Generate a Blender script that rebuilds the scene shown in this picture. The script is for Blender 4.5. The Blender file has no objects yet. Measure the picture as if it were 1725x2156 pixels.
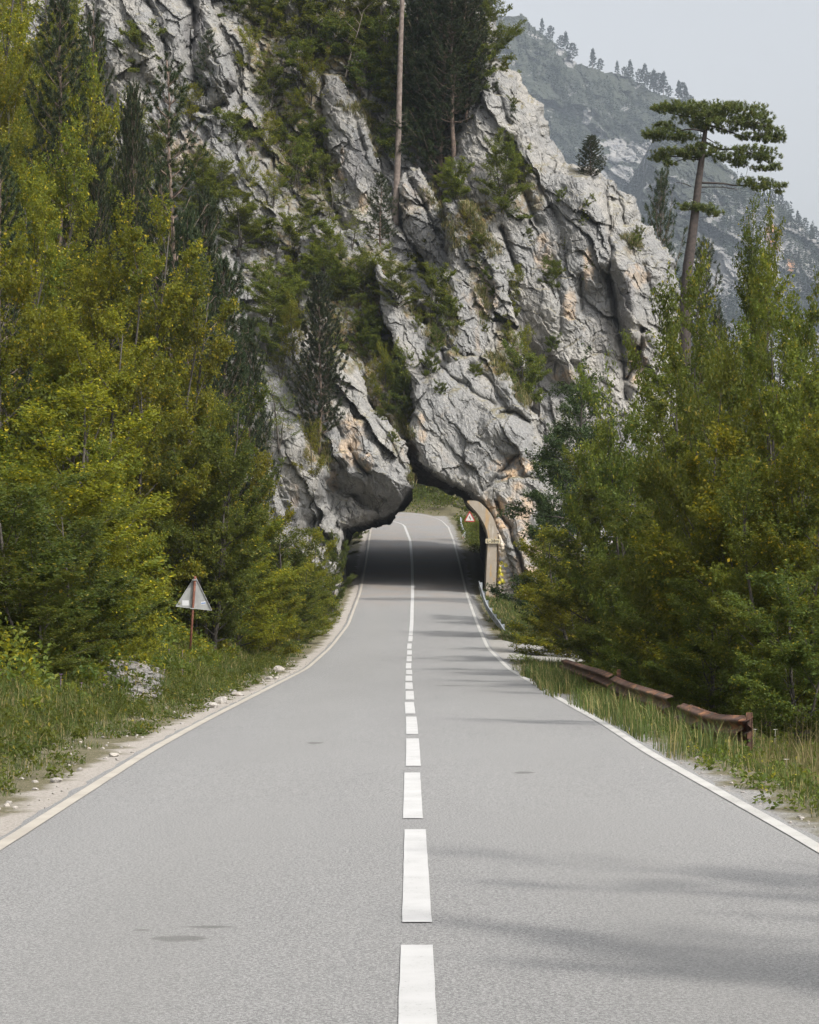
import bpy, math, random
import numpy as np
from mathutils import Vector
from mathutils.bvhtree import BVHTree

# ------------------------------------------------------------------ camera, sky, sun, exposure
FPX = 5300.0            # focal length in units of a 1725 x 2156 frame
CX, HY, EYE = 862.5, 1260.0, 1.68
SC = bpy.context.scene
COL = SC.collection
cam_data = bpy.data.cameras.new("camera")
cam = bpy.data.objects.new("camera", cam_data)
COL.objects.link(cam)
cam.location = (0, 0, EYE)
cam.rotation_euler = (math.radians(90), 0, 0)
cam_data.sensor_fit = 'AUTO'
cam_data.sensor_width = 36
cam_data.lens = FPX / 2156 * 36
cam_data.shift_y = (HY - 1078) / 2156
cam_data.clip_start = 0.5
cam_data.clip_end = 6000
SC.camera = cam

SUN_EL = math.radians(50)
SUN_AZ = math.radians(133)      # clockwise from +Y (the way the road runs); the sun stands right of and behind the camera
world = bpy.data.worlds.new("World")
SC.world = world
world.use_nodes = True
wn = world.node_tree
bg = wn.nodes['Background']
sky = wn.nodes.new('ShaderNodeTexSky')
sky.sky_type = 'NISHITA'
sky.sun_disc = False
sky.sun_elevation = SUN_EL
sky.sun_rotation = SUN_AZ
sky.air_density = 1.0
sky.dust_density = 6.0
sky.ozone_density = 1.0
hsv = wn.nodes.new('ShaderNodeHueSaturation')      # thin high cloud takes the blue out of the sky
hsv.inputs['Saturation'].default_value = 0.18
hsv.inputs['Value'].default_value = 1.22
wn.links.new(sky.outputs[0], hsv.inputs['Color'])
wn.links.new(hsv.outputs[0], bg.inputs[0])
bg.inputs[1].default_value = 0.15
sun_data = bpy.data.lights.new("sun", 'SUN')
sun_data.energy = 2.9
sun_data.angle = math.radians(1.2)
sun_data.color = (1.0, 0.945, 0.87)
sun = bpy.data.objects.new("sun", sun_data)
COL.objects.link(sun)
sd = Vector((math.sin(SUN_AZ) * math.cos(SUN_EL), math.cos(SUN_AZ) * math.cos(SUN_EL), math.sin(SUN_EL)))
sun.rotation_euler = sd.to_track_quat('Z', 'Y').to_euler()
sun.location = (30, -20, 60)
SC.view_settings.view_transform = 'Standard'
SC.view_settings.look = 'None'
SC.view_settings.gamma = 1
SC.view_settings.use_curve_mapping = False
SC.view_settings.exposure = 0.34
SC.render.engine = 'CYCLES'
cy = SC.cycles
cy.max_bounces = 5
cy.diffuse_bounces = 2
cy.glossy_bounces = 2
cy.transmission_bounces = 4
cy.volume_bounces = 0
cy.transparent_max_bounces = 4
cy.caustics_reflective = False
cy.caustics_refractive = False
cy.use_adaptive_sampling = False
cy.use_denoising = True

# ------------------------------------------------------------------ helpers
def W(px, py, Y):
    """a point Y metres down the road, seen at px, py of the 1725 x 2156 survey frame"""
    return (float((px - CX) / FPX * Y), float(Y), float(EYE - (py - HY) / FPX * Y))

def zat(py, Y):
    return EYE - (py - HY) / FPX * Y

def tag(o, label=None, cat=None, group=None, kind=None):
    if label: o['label'] = label
    if cat: o['category'] = cat
    if group: o['group'] = group
    if kind: o['kind'] = kind
    return o

def mesh_np(name, V, faces, mat, smooth=False, parent=None, attrs=None, link=True):
    """faces: list of int arrays (n,k)"""
    V = np.ascontiguousarray(V, dtype=np.float32)
    me = bpy.data.meshes.new(name)
    me.vertices.add(len(V))
    me.vertices.foreach_set('co', V.ravel())
    faces = [np.asarray(f, dtype=np.int32) for f in faces if len(f)]
    idx = np.concatenate([f.ravel() for f in faces])
    cnt = np.concatenate([np.full(len(f), f.shape[1], np.int32) for f in faces])
    start = np.concatenate([[0], np.cumsum(cnt)[:-1]]).astype(np.int32)
    me.loops.add(len(idx))
    me.loops.foreach_set('vertex_index', idx)
    me.polygons.add(len(cnt))
    me.polygons.foreach_set('loop_start', start)
    me.polygons.foreach_set('use_smooth', np.full(len(cnt), bool(smooth)))
    if attrs:
        for k, a in attrs.items():
            at = me.attributes.new(k, 'FLOAT', 'POINT')
            at.data.foreach_set('value', np.ascontiguousarray(a, dtype=np.float32))
    me.update(calc_edges=True)
    me.validate()
    me.materials.append(mat)
    o = bpy.data.objects.new(name, me)
    if link: COL.objects.link(o)
    if parent is not None: o.parent = parent
    return o

class MB:
    """collects boxes, tubes and sheets for one mesh"""
    def __init__(s): s.v = []; s.f = {}; s.n = 0
    def add(s, V, F):
        V = np.asarray(V, float).reshape(-1, 3)
        for f in F:
            s.f.setdefault(len(f), []).append([i + s.n for i in f])
        s.v.append(V); s.n += len(V)
    def addnp(s, V, F):
        F = np.asarray(F)
        s.f.setdefault(F.shape[1], []).extend((F + s.n).tolist())
        s.v.append(np.asarray(V, float)); s.n += len(V)
    def box(s, c, d, ax=None):
        X = np.array(ax[0]) if ax else np.array([1, 0, 0]); Yv = np.array(ax[1]) if ax else np.array([0, 1, 0]); Z = np.array(ax[2]) if ax else np.array([0, 0, 1])
        c = np.array(c); q = []
        for k in (-1, 1):
            for j in (-1, 1):
                for i in (-1, 1):
                    q.append(c + X * i * d[0] / 2 + Yv * j * d[1] / 2 + Z * k * d[2] / 2)
        s.add(q, [(0, 2, 3, 1), (4, 5, 7, 6), (0, 1, 5, 4), (2, 6, 7, 3), (0, 4, 6, 2), (1, 3, 7, 5)])
    def tube(s, P, R, n=8, caps=True):
        P = np.asarray(P, float); R = np.broadcast_to(np.asarray(R, float), (len(P),))
        V, F = tube_np(P, R, n)
        s.addnp(V, F)
        if caps:
            s.f.setdefault(n, []).append([s.n - len(V) + i for i in range(n)][::-1])
            s.f[n].append([s.n - n + i for i in range(n)])
    def prism(s, poly, off):
        """flat polygon (3-D points) extruded by the vector off"""
        P = np.asarray(poly, float); n = len(P); off = np.asarray(off, float)
        F = [tuple(range(n)), tuple(range(2 * n - 1, n - 1, -1))]
        F += [(i, i + n, (i + 1) % n + n, (i + 1) % n) for i in range(n)]
        s.add(np.concatenate([P, P + off]), F)
    def build(s, name, mat, parent=None, smooth=False):
        return mesh_np(name, np.concatenate(s.v), [np.array(f) for f in s.f.values()], mat, smooth, parent)

def tube_np(P, R, n=6):
    T = np.gradient(P, axis=0)
    T /= np.linalg.norm(T, axis=1, keepdims=True) + 1e-9
    ref = np.array([0.31, 0.95, 0.05]) if abs(T[0][1]) < 0.8 else np.array([1., 0., 0.1])
    A = np.cross(T, ref); A /= np.linalg.norm(A, axis=1, keepdims=True) + 1e-9
    B = np.cross(T, A)
    a = np.arange(n) / n * 2 * math.pi
    V = P[:, None] + R[:, None, None] * (A[:, None] * np.cos(a)[None, :, None] + B[:, None] * np.sin(a)[None, :, None])
    m = len(P)
    i = np.arange(m - 1)[:, None] * n; j = np.arange(n)[None]; j2 = (j + 1) % n
    F = np.stack([i + j, i + j2, i + n + j2, i + n + j], -1).reshape(-1, 4)
    return V.reshape(-1, 3), F

def empty(name, loc, rz=0, scale=(1, 1, 1)):
    o = bpy.data.objects.new(name, None)
    o.empty_display_size = 0.2
    COL.objects.link(o)
    o.location = loc; o.rotation_euler = (0, 0, rz); o.scale = scale
    return o

def copy_tree(o, parent=None):
    c = o.copy(); COL.objects.link(c); c.parent = parent
    for ch in list(o.children): copy_tree(ch, c)
    return c

# ---- numpy noise
def _h(i, j, s):
    x = (i.astype(np.int64) * 374761393 + j.astype(np.int64) * 668265263 + int(s) * 1274126177) & 0xFFFFFFFF
    x = ((x ^ (x >> 13)) * 1274126177) & 0xFFFFFFFF
    x = (x ^ (x >> 16)) & 0xFFFFFFFF
    x = (x * 2246822519) & 0xFFFFFFFF
    return ((x ^ (x >> 15)) & 0xFFFFFF) / float(0xFFFFFF)

def vnoise(x, y, s=0):
    i = np.floor(x); j = np.floor(y); fx = x - i; fy = y - j
    fx = fx * fx * fx * (fx * (fx * 6 - 15) + 10); fy = fy * fy * fy * (fy * (fy * 6 - 15) + 10)
    a = _h(i, j, s); b = _h(i + 1, j, s); c = _h(i, j + 1, s); d = _h(i + 1, j + 1, s)
    return (a + (b - a) * fx + (c - a) * fy + (a - b - c + d) * fx * fy) * 2 - 1

def fbm(x, y, s=0, o=4, ridged=False):
    t = 0; a = 1; n = 0
    for k in range(o):
        v = vnoise(x, y, s + k * 17)
        if ridged: v = 1 - 2 * np.abs(v)
        t = t + a * v; n += a; a *= 0.5; x = x * 2.03 + 13.1; y = y * 2.03 + 7.7
    return t / n

def worley(x, y, s=0):
    """F1, F2, and the nearest cell's random numbers and offset"""
    i0 = np.floor(x); j0 = np.floor(y)
    f1 = np.full(x.shape, 9.); f2 = np.full(x.shape, 9.)
    ra = np.zeros(x.shape); rb = np.zeros(x.shape); rc = np.zeros(x.shape); dx1 = np.zeros(x.shape); dy1 = np.zeros(x.shape)
    for di in (-1, 0, 1):
        for dj in (-1, 0, 1):
            i = i0 + di; j = j0 + dj
            cx = i + _h(i, j, s + 1); cy_ = j + _h(i, j, s + 2)
            dx = x - cx; dy = y - cy_; d = np.sqrt(dx * dx + dy * dy)
            m = d < f1
            f2 = np.where(m, f1, np.minimum(f2, d)); f1 = np.where(m, d, f1)
            ra = np.where(m, _h(i, j, s + 3), ra); rb = np.where(m, _h(i, j, s + 4), rb); rc = np.where(m, _h(i, j, s + 5), rc)
            dx1 = np.where(m, dx, dx1); dy1 = np.where(m, dy, dy1)
    return f1, f2, ra, rb, rc, dx1, dy1

def sstep(a, b, x):
    t = np.clip((x - a) / (b - a), 0, 1)
    return t * t * (3 - 2 * t)

# ------------------------------------------------------------------ materials
def newmat(name):
    m = bpy.data.materials.new(name); m.use_nodes = True
    nt = m.node_tree
    return m, nt, nt.nodes['Principled BSDF']

class NT:
    """short hand for node trees"""
    def __init__(s, nt): s.nt = nt
    def n(s, t, **k):
        o = s.nt.nodes.new('ShaderNode' + t)
        for a, v in k.items(): setattr(o, a, v)
        return o
    def put(s, sock, v):
        if hasattr(v, 'links') or isinstance(v, bpy.types.NodeSocket): s.nt.links.new(v, sock)
        else:
            if isinstance(v, tuple) and len(v) == 3 and sock.type == 'RGBA': v = v + (1,)
            sock.default_value = v
    def noise(s, vec, scale, detail=4, rough=0.55, dist=0.0, out=0):
        o = s.n('TexNoise'); s.put(o.inputs['Vector'], vec)
        o.inputs['Scale'].default_value = scale; o.inputs['Detail'].default_value = detail
        o.inputs['Roughness'].default_value = rough; o.inputs['Distortion'].default_value = dist
        return o.outputs[out]
    def vor(s, vec, scale, feature='F1', out=0, rnd=1.0):
        o = s.n('TexVoronoi', feature=feature); s.put(o.inputs['Vector'], vec); o.inputs['Scale'].default_value = scale
        o.inputs['Randomness'].default_value = rnd
        return o.outputs[out]
    def mp(s, vec, scale=(1, 1, 1), rot=(0, 0, 0), loc=(0, 0, 0)):
        o = s.n('Mapping'); s.put(o.inputs[0], vec); o.inputs[1].default_value = loc; o.inputs[2].default_value = rot; o.inputs[3].default_value = scale
        return o.outputs[0]
    def rng(s, v, a, b, c=0.0, d=1.0):
        o = s.n('MapRange', interpolation_type='SMOOTHSTEP'); s.put(o.inputs[0], v)
        for i, q in zip((1, 2, 3, 4), (a, b, c, d)): o.inputs[i].default_value = q
        return o.outputs[0]
    def mix(s, f, a, b, blend='MIX'):
        o = s.n('Mix', data_type='RGBA', blend_type=blend)
        s.put(o.inputs[0], f); s.put(o.inputs[6], a); s.put(o.inputs[7], b)
        return o.outputs[2]
    def math(s, op, a, b=0.0):
        o = s.n('Math', operation=op); s.put(o.inputs[0], a); s.put(o.inputs[1], b)
        return o.outputs[0]
    def bump(s, h, strength, dist, normal=None):
        o = s.n('Bump'); s.put(o.inputs['Height'], h); o.inputs['Strength'].default_value = strength; o.inputs['Distance'].default_value = dist
        if normal is not None: s.put(o.inputs['Normal'], normal)
        return o.outputs[0]
    def pos(s): return s.n('NewGeometry').outputs['Position']
    def obj(s): return s.n('TexCoord').outputs['Object']

def simple_mat(name, col, rough=0.6, metal=0.0, var=0.15, scale=8, col2=None):
    m, nt, b = newmat(name); t = NT(nt)
    nz = t.noise(t.obj(), scale, 5)
    c2 = col2 or tuple(c * (1 - var) for c in col)
    nt.links.new(t.mix(t.rng(nz, .35, .65), col, c2), b.inputs['Base Color'])
    b.inputs['Roughness'].default_value = rough; b.inputs['Metallic'].default_value = metal
    nt.links.new(t.bump(t.noise(t.obj(), scale * 6, 3), .2, .01), b.inputs['Normal'])
    return m

def leaf_mat(name, c1, c2, c3, trans=0.35, patch=0.35, yellow=0.0, rough=0.55):
    """c1 usual leaf, c2 second green, c3 odd leaves"""
    m, nt, b = newmat(name); t = NT(nt)
    g = t.n('NewGeometry'); rnd = g.outputs['Random Per Island']
    oi = t.n('ObjectInfo')
    nz = t.noise(g.outputs['Position'], patch, 3)
    col = t.mix(t.rng(nz, .38, .62), c1, c2)
    col = t.mix(t.rng(rnd, 0.0, 1.0, 0.0, 0.75), col, tuple(x * .5 for x in c2))
    col = t.mix(t.rng(rnd, .93 - yellow, .97 - yellow * .6), col, c3)
    hs = t.n('HueSaturation'); t.put(hs.inputs['Color'], col)
    t.put(hs.inputs['Value'], t.rng(oi.outputs['Random'], 0, 1, .8, 1.2))
    t.put(hs.inputs['Hue'], t.rng(oi.outputs['Random'], 0, 1, .488, .508))
    col = hs.outputs[0]
    nt.links.new(col, b.inputs['Base Color'])
    b.inputs['Roughness'].default_value = rough
    b.inputs['Specular IOR Level'].default_value = 0.25
    tr = t.n('BsdfTranslucent'); nt.links.new(t.mix(0.3, col, (c3[0] * 1.1, c3[1] * 1.3, c3[2])), tr.inputs[0])
    mx = t.n('MixShader'); mx.inputs[0].default_value = trans
    nt.links.new(b.outputs[0], mx.inputs[1]); nt.links.new(tr.outputs[0], mx.inputs[2])
    nt.links.new(mx.outputs[0], nt.nodes['Material Output'].inputs[0])
    return m

def rock_mat(name, light, grey, warm, scale=1.0, moss=0.5, warm_amt=0.5, bump=1.0):
    m, nt, b = newmat(name); t = NT(nt)
    p = t.pos()
    ps = t.mp(p, scale=(scale, scale, scale))
    strat = t.mp(ps, rot=(0, math.radians(-30), 0), scale=(1.6, 1.6, .45))
    n1 = t.noise(ps, .22, 5, .6, .6)
    n2 = t.noise(strat, .9, 6, .62, .5)
    streak = t.noise(t.mp(ps, scale=(2.2, 2.2, .22)), .9, 6, .6)
    fine = t.noise(ps, 9, 5, .7)
    col = t.mix(t.rng(n1, .40, .60), light, grey)
    col = t.mix(t.rng(n2, .40, .68, 0, .6), col, tuple(x * .82 for x in grey))
    col = t.mix(t.rng(streak, .56, .72, 0, .55), col, tuple(x * .55 for x in grey))
    wv = t.noise(t.mp(ps, scale=(1.3, 1.3, .5), loc=(3.7, 1.2, 9.1)), .33, 5, .6, .8)
    col = t.mix(t.rng(wv, .60, .70, 0, warm_amt), col, warm)
    col = t.mix(t.rng(fine, .45, .72, 0, .5), col, tuple(min(1, x * 1.3) for x in light))
    col = t.mix(t.rng(t.noise(strat, 5.5, 7, .8), .54, .64, 0, .6), col, tuple(x * .46 for x in grey))
    col = t.mix(t.rng(t.noise(ps, 14, 5, .8), .52, .64, 0, .45), col, tuple(x * .40 for x in grey))
    cr = t.vor(t.mp(t.mix(.16, ps, t.noise(ps, 2.2, 4, .7, out=1)), rot=(0, math.radians(-30), 0), scale=(1.5, 1.5, .65)), 1.0, 'DISTANCE_TO_EDGE')
    col = t.mix(t.math('MULTIPLY', t.rng(cr, .008, .03, 1, 0), t.rng(t.noise(ps, 1.1, 3), .45, .6, 0, .8)), col, tuple(x * .33 for x in grey))
    col = t.mix(t.rng(t.noise(ps, 3.1, 6, .7), .58, .75, 0, .5), col, tuple(x * .45 for x in grey))
    g = t.n('NewGeometry')
    sep = t.n('SeparateXYZ'); nt.links.new(g.outputs['Normal'], sep.inputs[0])
    up = t.math('ADD', sep.outputs[2], t.math('MULTIPLY', t.math('SUBTRACT', t.noise(ps, .8, 5, .65), .5), 1.3))
    grass = t.mix(t.noise(ps, 4, 4), (.10, .10, .028), (.21, .16, .065))
    col = t.mix(t.rng(up, .80, 1.0, 0, moss), col, grass)
    nt.links.new(col, b.inputs['Base Color'])
    b.inputs['Roughness'].default_value = .92
    b.inputs['Specular IOR Level'].default_value = .2
    crack = t.vor(t.mp(t.mix(.12, ps, t.noise(ps, 1.5, 3, .6, out=1)), rot=(0, math.radians(-30), 0), scale=(1.8, 1.8, .7)), 1.3, 'DISTANCE_TO_EDGE')
    h = t.math('ADD', t.math('MULTIPLY', t.rng(crack, 0, .035), .12), t.math('ADD', t.math('MULTIPLY', t.noise(strat, 2.6, 9, .72, .1), .55), t.math('MULTIPLY', t.vor(t.mp(strat, scale=(1, 1, 1.4)), 3.4), .35)))
    nt.links.new(t.bump(h, .8 * bump, .26 / scale), b.inputs['Normal'])
    return m

# ------------------------------------------------------------------ the road's course (metres)
_RY = np.array([-30, 0, 16.9, 27.5, 33.8, 43, 68, 87.3, 106, 129.5, 147, 162.8, 182, 200.])
_RL = np.array([-2.7, -2.72, -2.76, -2.88, -2.86, -2.85, -2.79, -2.76, -2.6, -2.55, -2.57, -2.63, -2.74, -2.8])
_RC = np.array([.03, .03, .034, .034, .03, .0, -.02, .0, .09, .16, .15, .05, -.43, -1.4])
_RR = np.array([2.75, 2.75, 2.74, 2.62, 2.65, 2.64, 2.70, 2.73, 2.89, 2.94, 2.93, 2.87, 2.73, 2.5])
_RZ = np.array([.05, 0, 0, -.02, -.03, -.09, -.24, -.05, .54, 1.95, 3.72, 5.4, 7.07, 8.3])
_fy = np.arange(-30, 200.01, 0.5)
def _sm(v, w=13):
    d = np.interp(_fy, _RY, v); p = np.pad(d, w // 2, mode='reflect', reflect_type='odd')
    k = np.hanning(w + 2)[1:-1]; return np.convolve(p, k / k.sum(), mode='valid')
_fl, _fc, _fr, _fz = _sm(_RL), _sm(_RC, 9), _sm(_RR), _sm(_RZ, 21)
xl = lambda Y: np.interp(Y, _fy, _fl)
xc = lambda Y: np.interp(Y, _fy, _fc)
xr = lambda Y: np.interp(Y, _fy, _fr)
zr = lambda Y: np.interp(Y, _fy, _fz)

def ground_z(X, Y):
    X = np.asarray(X, float); Y = np.asarray(Y, float)
    z0 = zr(np.clip(Y, -30, 200))
    dl = xl(Y) - X; dr = X - xr(Y)
    n = fbm(X / 3.1, Y / 4.3, 5, 4)
    n2 = fbm(X / .5, Y / .5, 9, 3)
    k = np.interp(Y, [20, 45, 80, 110], [.22, .45, .8, 1.15])
    left = .10 * sstep(.9, 2.2, dl) + .25 * np.clip(dl - 1.6, 0, 2.) + k * np.clip(dl - 3.2, 0, 24)
    left = left + n * .25 * sstep(1.2, 3.5, dl) + n2 * .05 * sstep(.6, 1.6, dl)
    rdrop = -.22 * sstep(.7, 1.6, dr) - .28 * sstep(1.4, 2.6, dr) - .12 * np.clip(dr - 2.5, 0, 8)
    # low lying ground on the right, away from the climbing road
    right = rdrop - (z0 - np.minimum(z0, 0)) * sstep(3.5, 11, dr) + n * .2 * sstep(1.5, 4, dr) + n2 * .04 * sstep(.6, 1.6, dr)
    z = z0 - .06 + np.where(dl > 0, left, 0) + np.where(dr > 0, right, 0)
    # wooded slope beyond the bend
    far = np.clip(Y - 206, 0, 60) * .22 * (1 - sstep(7, 17, X)) + 0
    z = z + np.where(Y > 204, far - 14 * sstep(6, 20, X) * sstep(204, 260, Y), 0)
    # fade to a low plain far away
    t = sstep(300, 700, Y)
    side = sstep(45, 120, np.abs(X))
    return z * (1 - t) * (1 - side) + (-8) * (1 - (1 - t) * (1 - side))

def build_ground(mat):
    ys = np.concatenate([np.arange(-28, 6, 2.), np.arange(6, 60, .35), np.arange(60, 130, .8), np.arange(130, 260, 1.6), np.geomspace(262, 2380, 26)])
    do = np.concatenate([np.arange(.02, 3.2, .14), np.arange(3.3, 12, .5), np.arange(12.5, 40, 1.6), np.geomspace(42, 130, 8)])
    dR = np.concatenate([np.arange(.02, 3.2, .14), np.arange(3.3, 12, .5), np.arange(12.5, 40, 1.6), np.geomspace(42, 520, 12)])
    rows = []
    for y in ys:
        yy = min(y, 200)
        rows.append(np.concatenate([(xl(yy) - do)[::-1], np.linspace(xl(yy), xr(yy), 5), xr(yy) + dR]))
    X = np.array(rows); Y = np.repeat(ys[:, None], X.shape[1], 1)
    Z = ground_z(X, Y)
    h, w = X.shape
    i = np.arange(h - 1)[:, None] * w + np.arange(w - 1)[None]
    F = np.stack([i, i + 1, i + w + 1, i + w], -1).reshape(-1, 4)
    V = np.stack([X, Y, Z], -1).reshape(-1, 3)
    # how far from the asphalt: gravel lies along it
    d = np.maximum(np.maximum(xl(np.minimum(Y, 200)) - X, X - xr(np.minimum(Y, 200))), 0)
    d = np.where(Y > 205, 9, d)
    side = np.where(X < 0, 1.0, 0.0)
    o = mesh_np('ground', V, [F], mat, True, attrs={'edge': d.ravel(), 'leftside': side.ravel()})
    return tag(o, kind='structure')

m, nt, b = newmat('soil and gravel'); t = NT(nt)
p = t.pos()
ed = t.n('Attribute', attribute_name='edge').outputs['Fac']
ls = t.n('Attribute', attribute_name='leftside').outputs['Fac']
gr = t.mix(t.noise(p, 14, 6, .7), (.30, .262, .225), (.17, .15, .13))
gr = t.mix(t.rng(t.vor(p, 22), .1, .45), gr, (.33, .305, .275))
gr2 = t.mix(t.rng(t.noise(p, 34, 6, .85), .42, .58), (.10, .10, .095), (.33, .32, .305))
gr = t.mix(t.rng(t.noise(p, 30, 6, .85), .38, .5, .75, 0), gr, (.13, .11, .09))
gr = t.mix(ls, gr2, gr)
so = t.mix(t.noise(p, 2.5, 6, .65), (.055, .055, .02), (.10, .085, .04))
so = t.mix(t.rng(t.noise(p, 28, 6, .85), .5, .6), so, (.22, .19, .13))
lim = t.math('ADD', t.math('ADD', t.math('MULTIPLY', ls, .12), .40), t.math('MULTIPLY', t.math('SUBTRACT', t.noise(p, .9, 5, .65), .5), 1.1))
fac = t.rng(t.math('SUBTRACT', ed, lim), -.12, .12)
nt.links.new(t.mix(fac, gr, so), b.inputs['Base Color']); b.inputs['Roughness'].default_value = .95
nt.links.new(t.bump(t.noise(p, 25, 6, .7), .6, .04), b.inputs['Normal'])
M_ground = m
build_ground(M_ground)

# ---- asphalt
m, nt, b = newmat('asphalt'); t = NT(nt); p = t.pos()
big = t.noise(t.mp(p, scale=(1, .16, 1)), .55, 5, .6, .4)
mid = t.noise(t.mp(p, scale=(1, .35, 1)), 3.0, 5, .6)
grain = t.noise(p, 60, 5, .95)
stone = t.vor(p, 120)
ck = t.n('TexVoronoi', feature='DISTANCE_TO_EDGE'); t.put(ck.inputs['Vector'], t.mp(t.mix(.35, p, t.noise(p, .9, 5, .7, out=1)), scale=(.55, .22, 1))); ck.inputs['Scale'].default_value = 1.0
col = t.mix(t.rng(big, .32, .68), (.135, .136, .137), (.110, .111, .113))
col = t.mix(t.rng(mid, .35, .7, 0, .35), col, (.135, .134, .132))
col = t.mix(t.rng(grain, .46, .56, 0, .95), col, (.32, .318, .312))
col = t.mix(t.rng(stone, .05, .35, .75, 0), col, (.035, .035, .036))
# worn darker specks and an oily patch or two
spot = t.noise(t.mp(p, scale=(1, .5, 1)), 1.1, 6, .7)
col = t.mix(t.rng(spot, .68, .78, 0, .6), col, (.09, .09, .085))
xyz = t.n('SeparateXYZ'); nt.links.new(p, xyz.inputs[0])
for (ax, ay, rx, ry) in ((-1.12, 12.28, .16, .13), (-1.02, 12.72, .15, .06), (-1.34, 12.6, .07, .05), (-1.10, 29.3, .12, .25), (1.1, 24.2, .12, .2), (.9, 52, .5, .3)):
    q1 = t.math('MULTIPLY', t.math('SUBTRACT', xyz.outputs[0], ax), 1 / rx); q2 = t.math('MULTIPLY', t.math('SUBTRACT', xyz.outputs[1], ay), 1 / ry)
    rr2 = t.math('ADD', t.math('ADD', t.math('MULTIPLY', q1, q1), t.math('MULTIPLY', q2, q2)), t.math('MULTIPLY', t.math('SUBTRACT', t.noise(p, 6, 4, .7), .5), 2.2))
    col = t.mix(t.rng(rr2, .3, .9, .7, 0), col, (.055, .055, .05))
wt = t.math('ABSOLUTE', t.math('SUBTRACT', t.math('ABSOLUTE', xyz.outputs[0]), 1.35))
col = t.mix(t.math('MULTIPLY', t.rng(wt, .15, .75, 1, 0), t.rng(t.noise(t.mp(p, scale=(1, .08, 1)), .8, 4), .3, .7, .1, .4)), col, (.20, .198, .192))
col = t.mix(t.math('MULTIPLY', t.rng(ck.outputs[0], .0, .006, 1, 0), t.rng(t.noise(p, .21, 2), .58, .68, 0, .45)), col, (.06, .06, .06))
# brownish dust near the tunnel mouth
sp = t.n('SeparateXYZ'); nt.links.new(p, sp.inputs[0])
dust = t.math('MULTIPLY', t.rng(sp.outputs[1], 112, 128), t.rng(t.noise(p, .5, 4), .35, .7))
col = t.mix(t.math('MULTIPLY', dust, .45), col, (.25, .20, .16))
nt.links.new(col, b.inputs['Base Color']); b.inputs['Roughness'].default_value = .82
b.inputs['Specular IOR Level'].default_value = .35
nt.links.new(t.bump(t.math('ADD', grain, t.math('MULTIPLY', stone, .6)), .7, .004), b.inputs['Normal'])
M_asph = m

def strip(name, rows, mat, kind='structure', smooth=True):
    """rows: (n, k, 3) points across the strip"""
    R = np.array(rows, float); h, w = R.shape[:2]
    i = np.arange(h - 1)[:, None] * w + np.arange(w - 1)[None]
    F = np.stack([i, i + 1, i + w + 1, i + w], -1).reshape(-1, 4)
    o = mesh_np(name, R.reshape(-1, 3), [F], mat, smooth)
    return tag(o, kind=kind) if kind else o

# bend beyond the tunnel, as left, centre and right points
_b = 178.3
BEND = [((float(xl(_b)), _b, float(zr(_b))), (float(xc(_b)), _b, float(zr(_b))), (float(xr(_b)), _b, float(zr(_b)))),
        ((-2.95, 180.6, 6.92), (-.62, 182.6, 7.08), (2.35, 187.5, 7.50)),
        ((-3.8, 182.5, 7.05), (-1.6, 187.2, 7.45), (1.5, 194.5, 8.02)),
        ((-5.2, 183.6, 7.15), (-3.2, 189.5, 7.65), (0.1, 199, 8.38)),
        ((-7.5, 184.6, 7.25), (-6., 191.5, 7.85), (-3.2, 203, 8.68)),
        ((-13, 186, 7.5), (-12.5, 194, 8.1), (-11, 207, 9.1)),
        ((-24, 187, 8.0), (-24, 196, 8.6), (-24, 210, 9.7))]
def bend_pt(s, u):
    """s 0..1 across (0 left, 1 right), u along"""
    n = len(BEND) - 1; i = min(int(u), n - 1); f = u - i
    f = f
    out = []
    for k in range(3):
        P = [np.array(BEND[min(max(i + q, 0), n)][k], float) for q in (-1, 0, 1, 2)]
        out.append(.5 * ((2 * P[1]) + (-P[0] + P[2]) * f + (2 * P[0] - 5 * P[1] + 4 * P[2] - P[3]) * f * f + (-P[0] + 3 * P[1] - 3 * P[2] + P[3]) * f ** 3))
    L, C, R = out
    return L + (C - L) * (s * 2) if s < .5 else C + (R - C) * (s * 2 - 1)

rows = []
SHO = .13
_ragg = lambda y, s: .05 * fbm(np.array([y / .6]), np.array([s * 1.]), 31, 3)[0]
for y in np.concatenate([np.arange(-25, 4, 1.5), np.arange(4, 60, .25), np.arange(60, 178, .8)]):
    a, c, r, z = float(xl(y)), float(xc(y)), float(xr(y)), float(zr(y))
    xs = np.concatenate([[a - SHO - _ragg(y, 1)], np.linspace(a, r, 9), [r + SHO + _ragg(y, 5)]])
    rows.append([(x, y, z + (.02 if 0 < k < 10 else .0)) for k, x in enumerate(xs)])
for u in np.linspace(0, len(BEND) - 1.001, 40):
    pts = [bend_pt(s, u) for s in np.linspace(-.0, 1, 9)]
    e0 = pts[0] + (pts[0] - pts[1]) * .35; e1 = pts[-1] + (pts[-1] - pts[-2]) * .35
    rows.append([tuple(q + np.array([0, 0, .02])) for q in [e0] + pts + [e1]])
strip('road', rows, M_asph)

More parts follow.
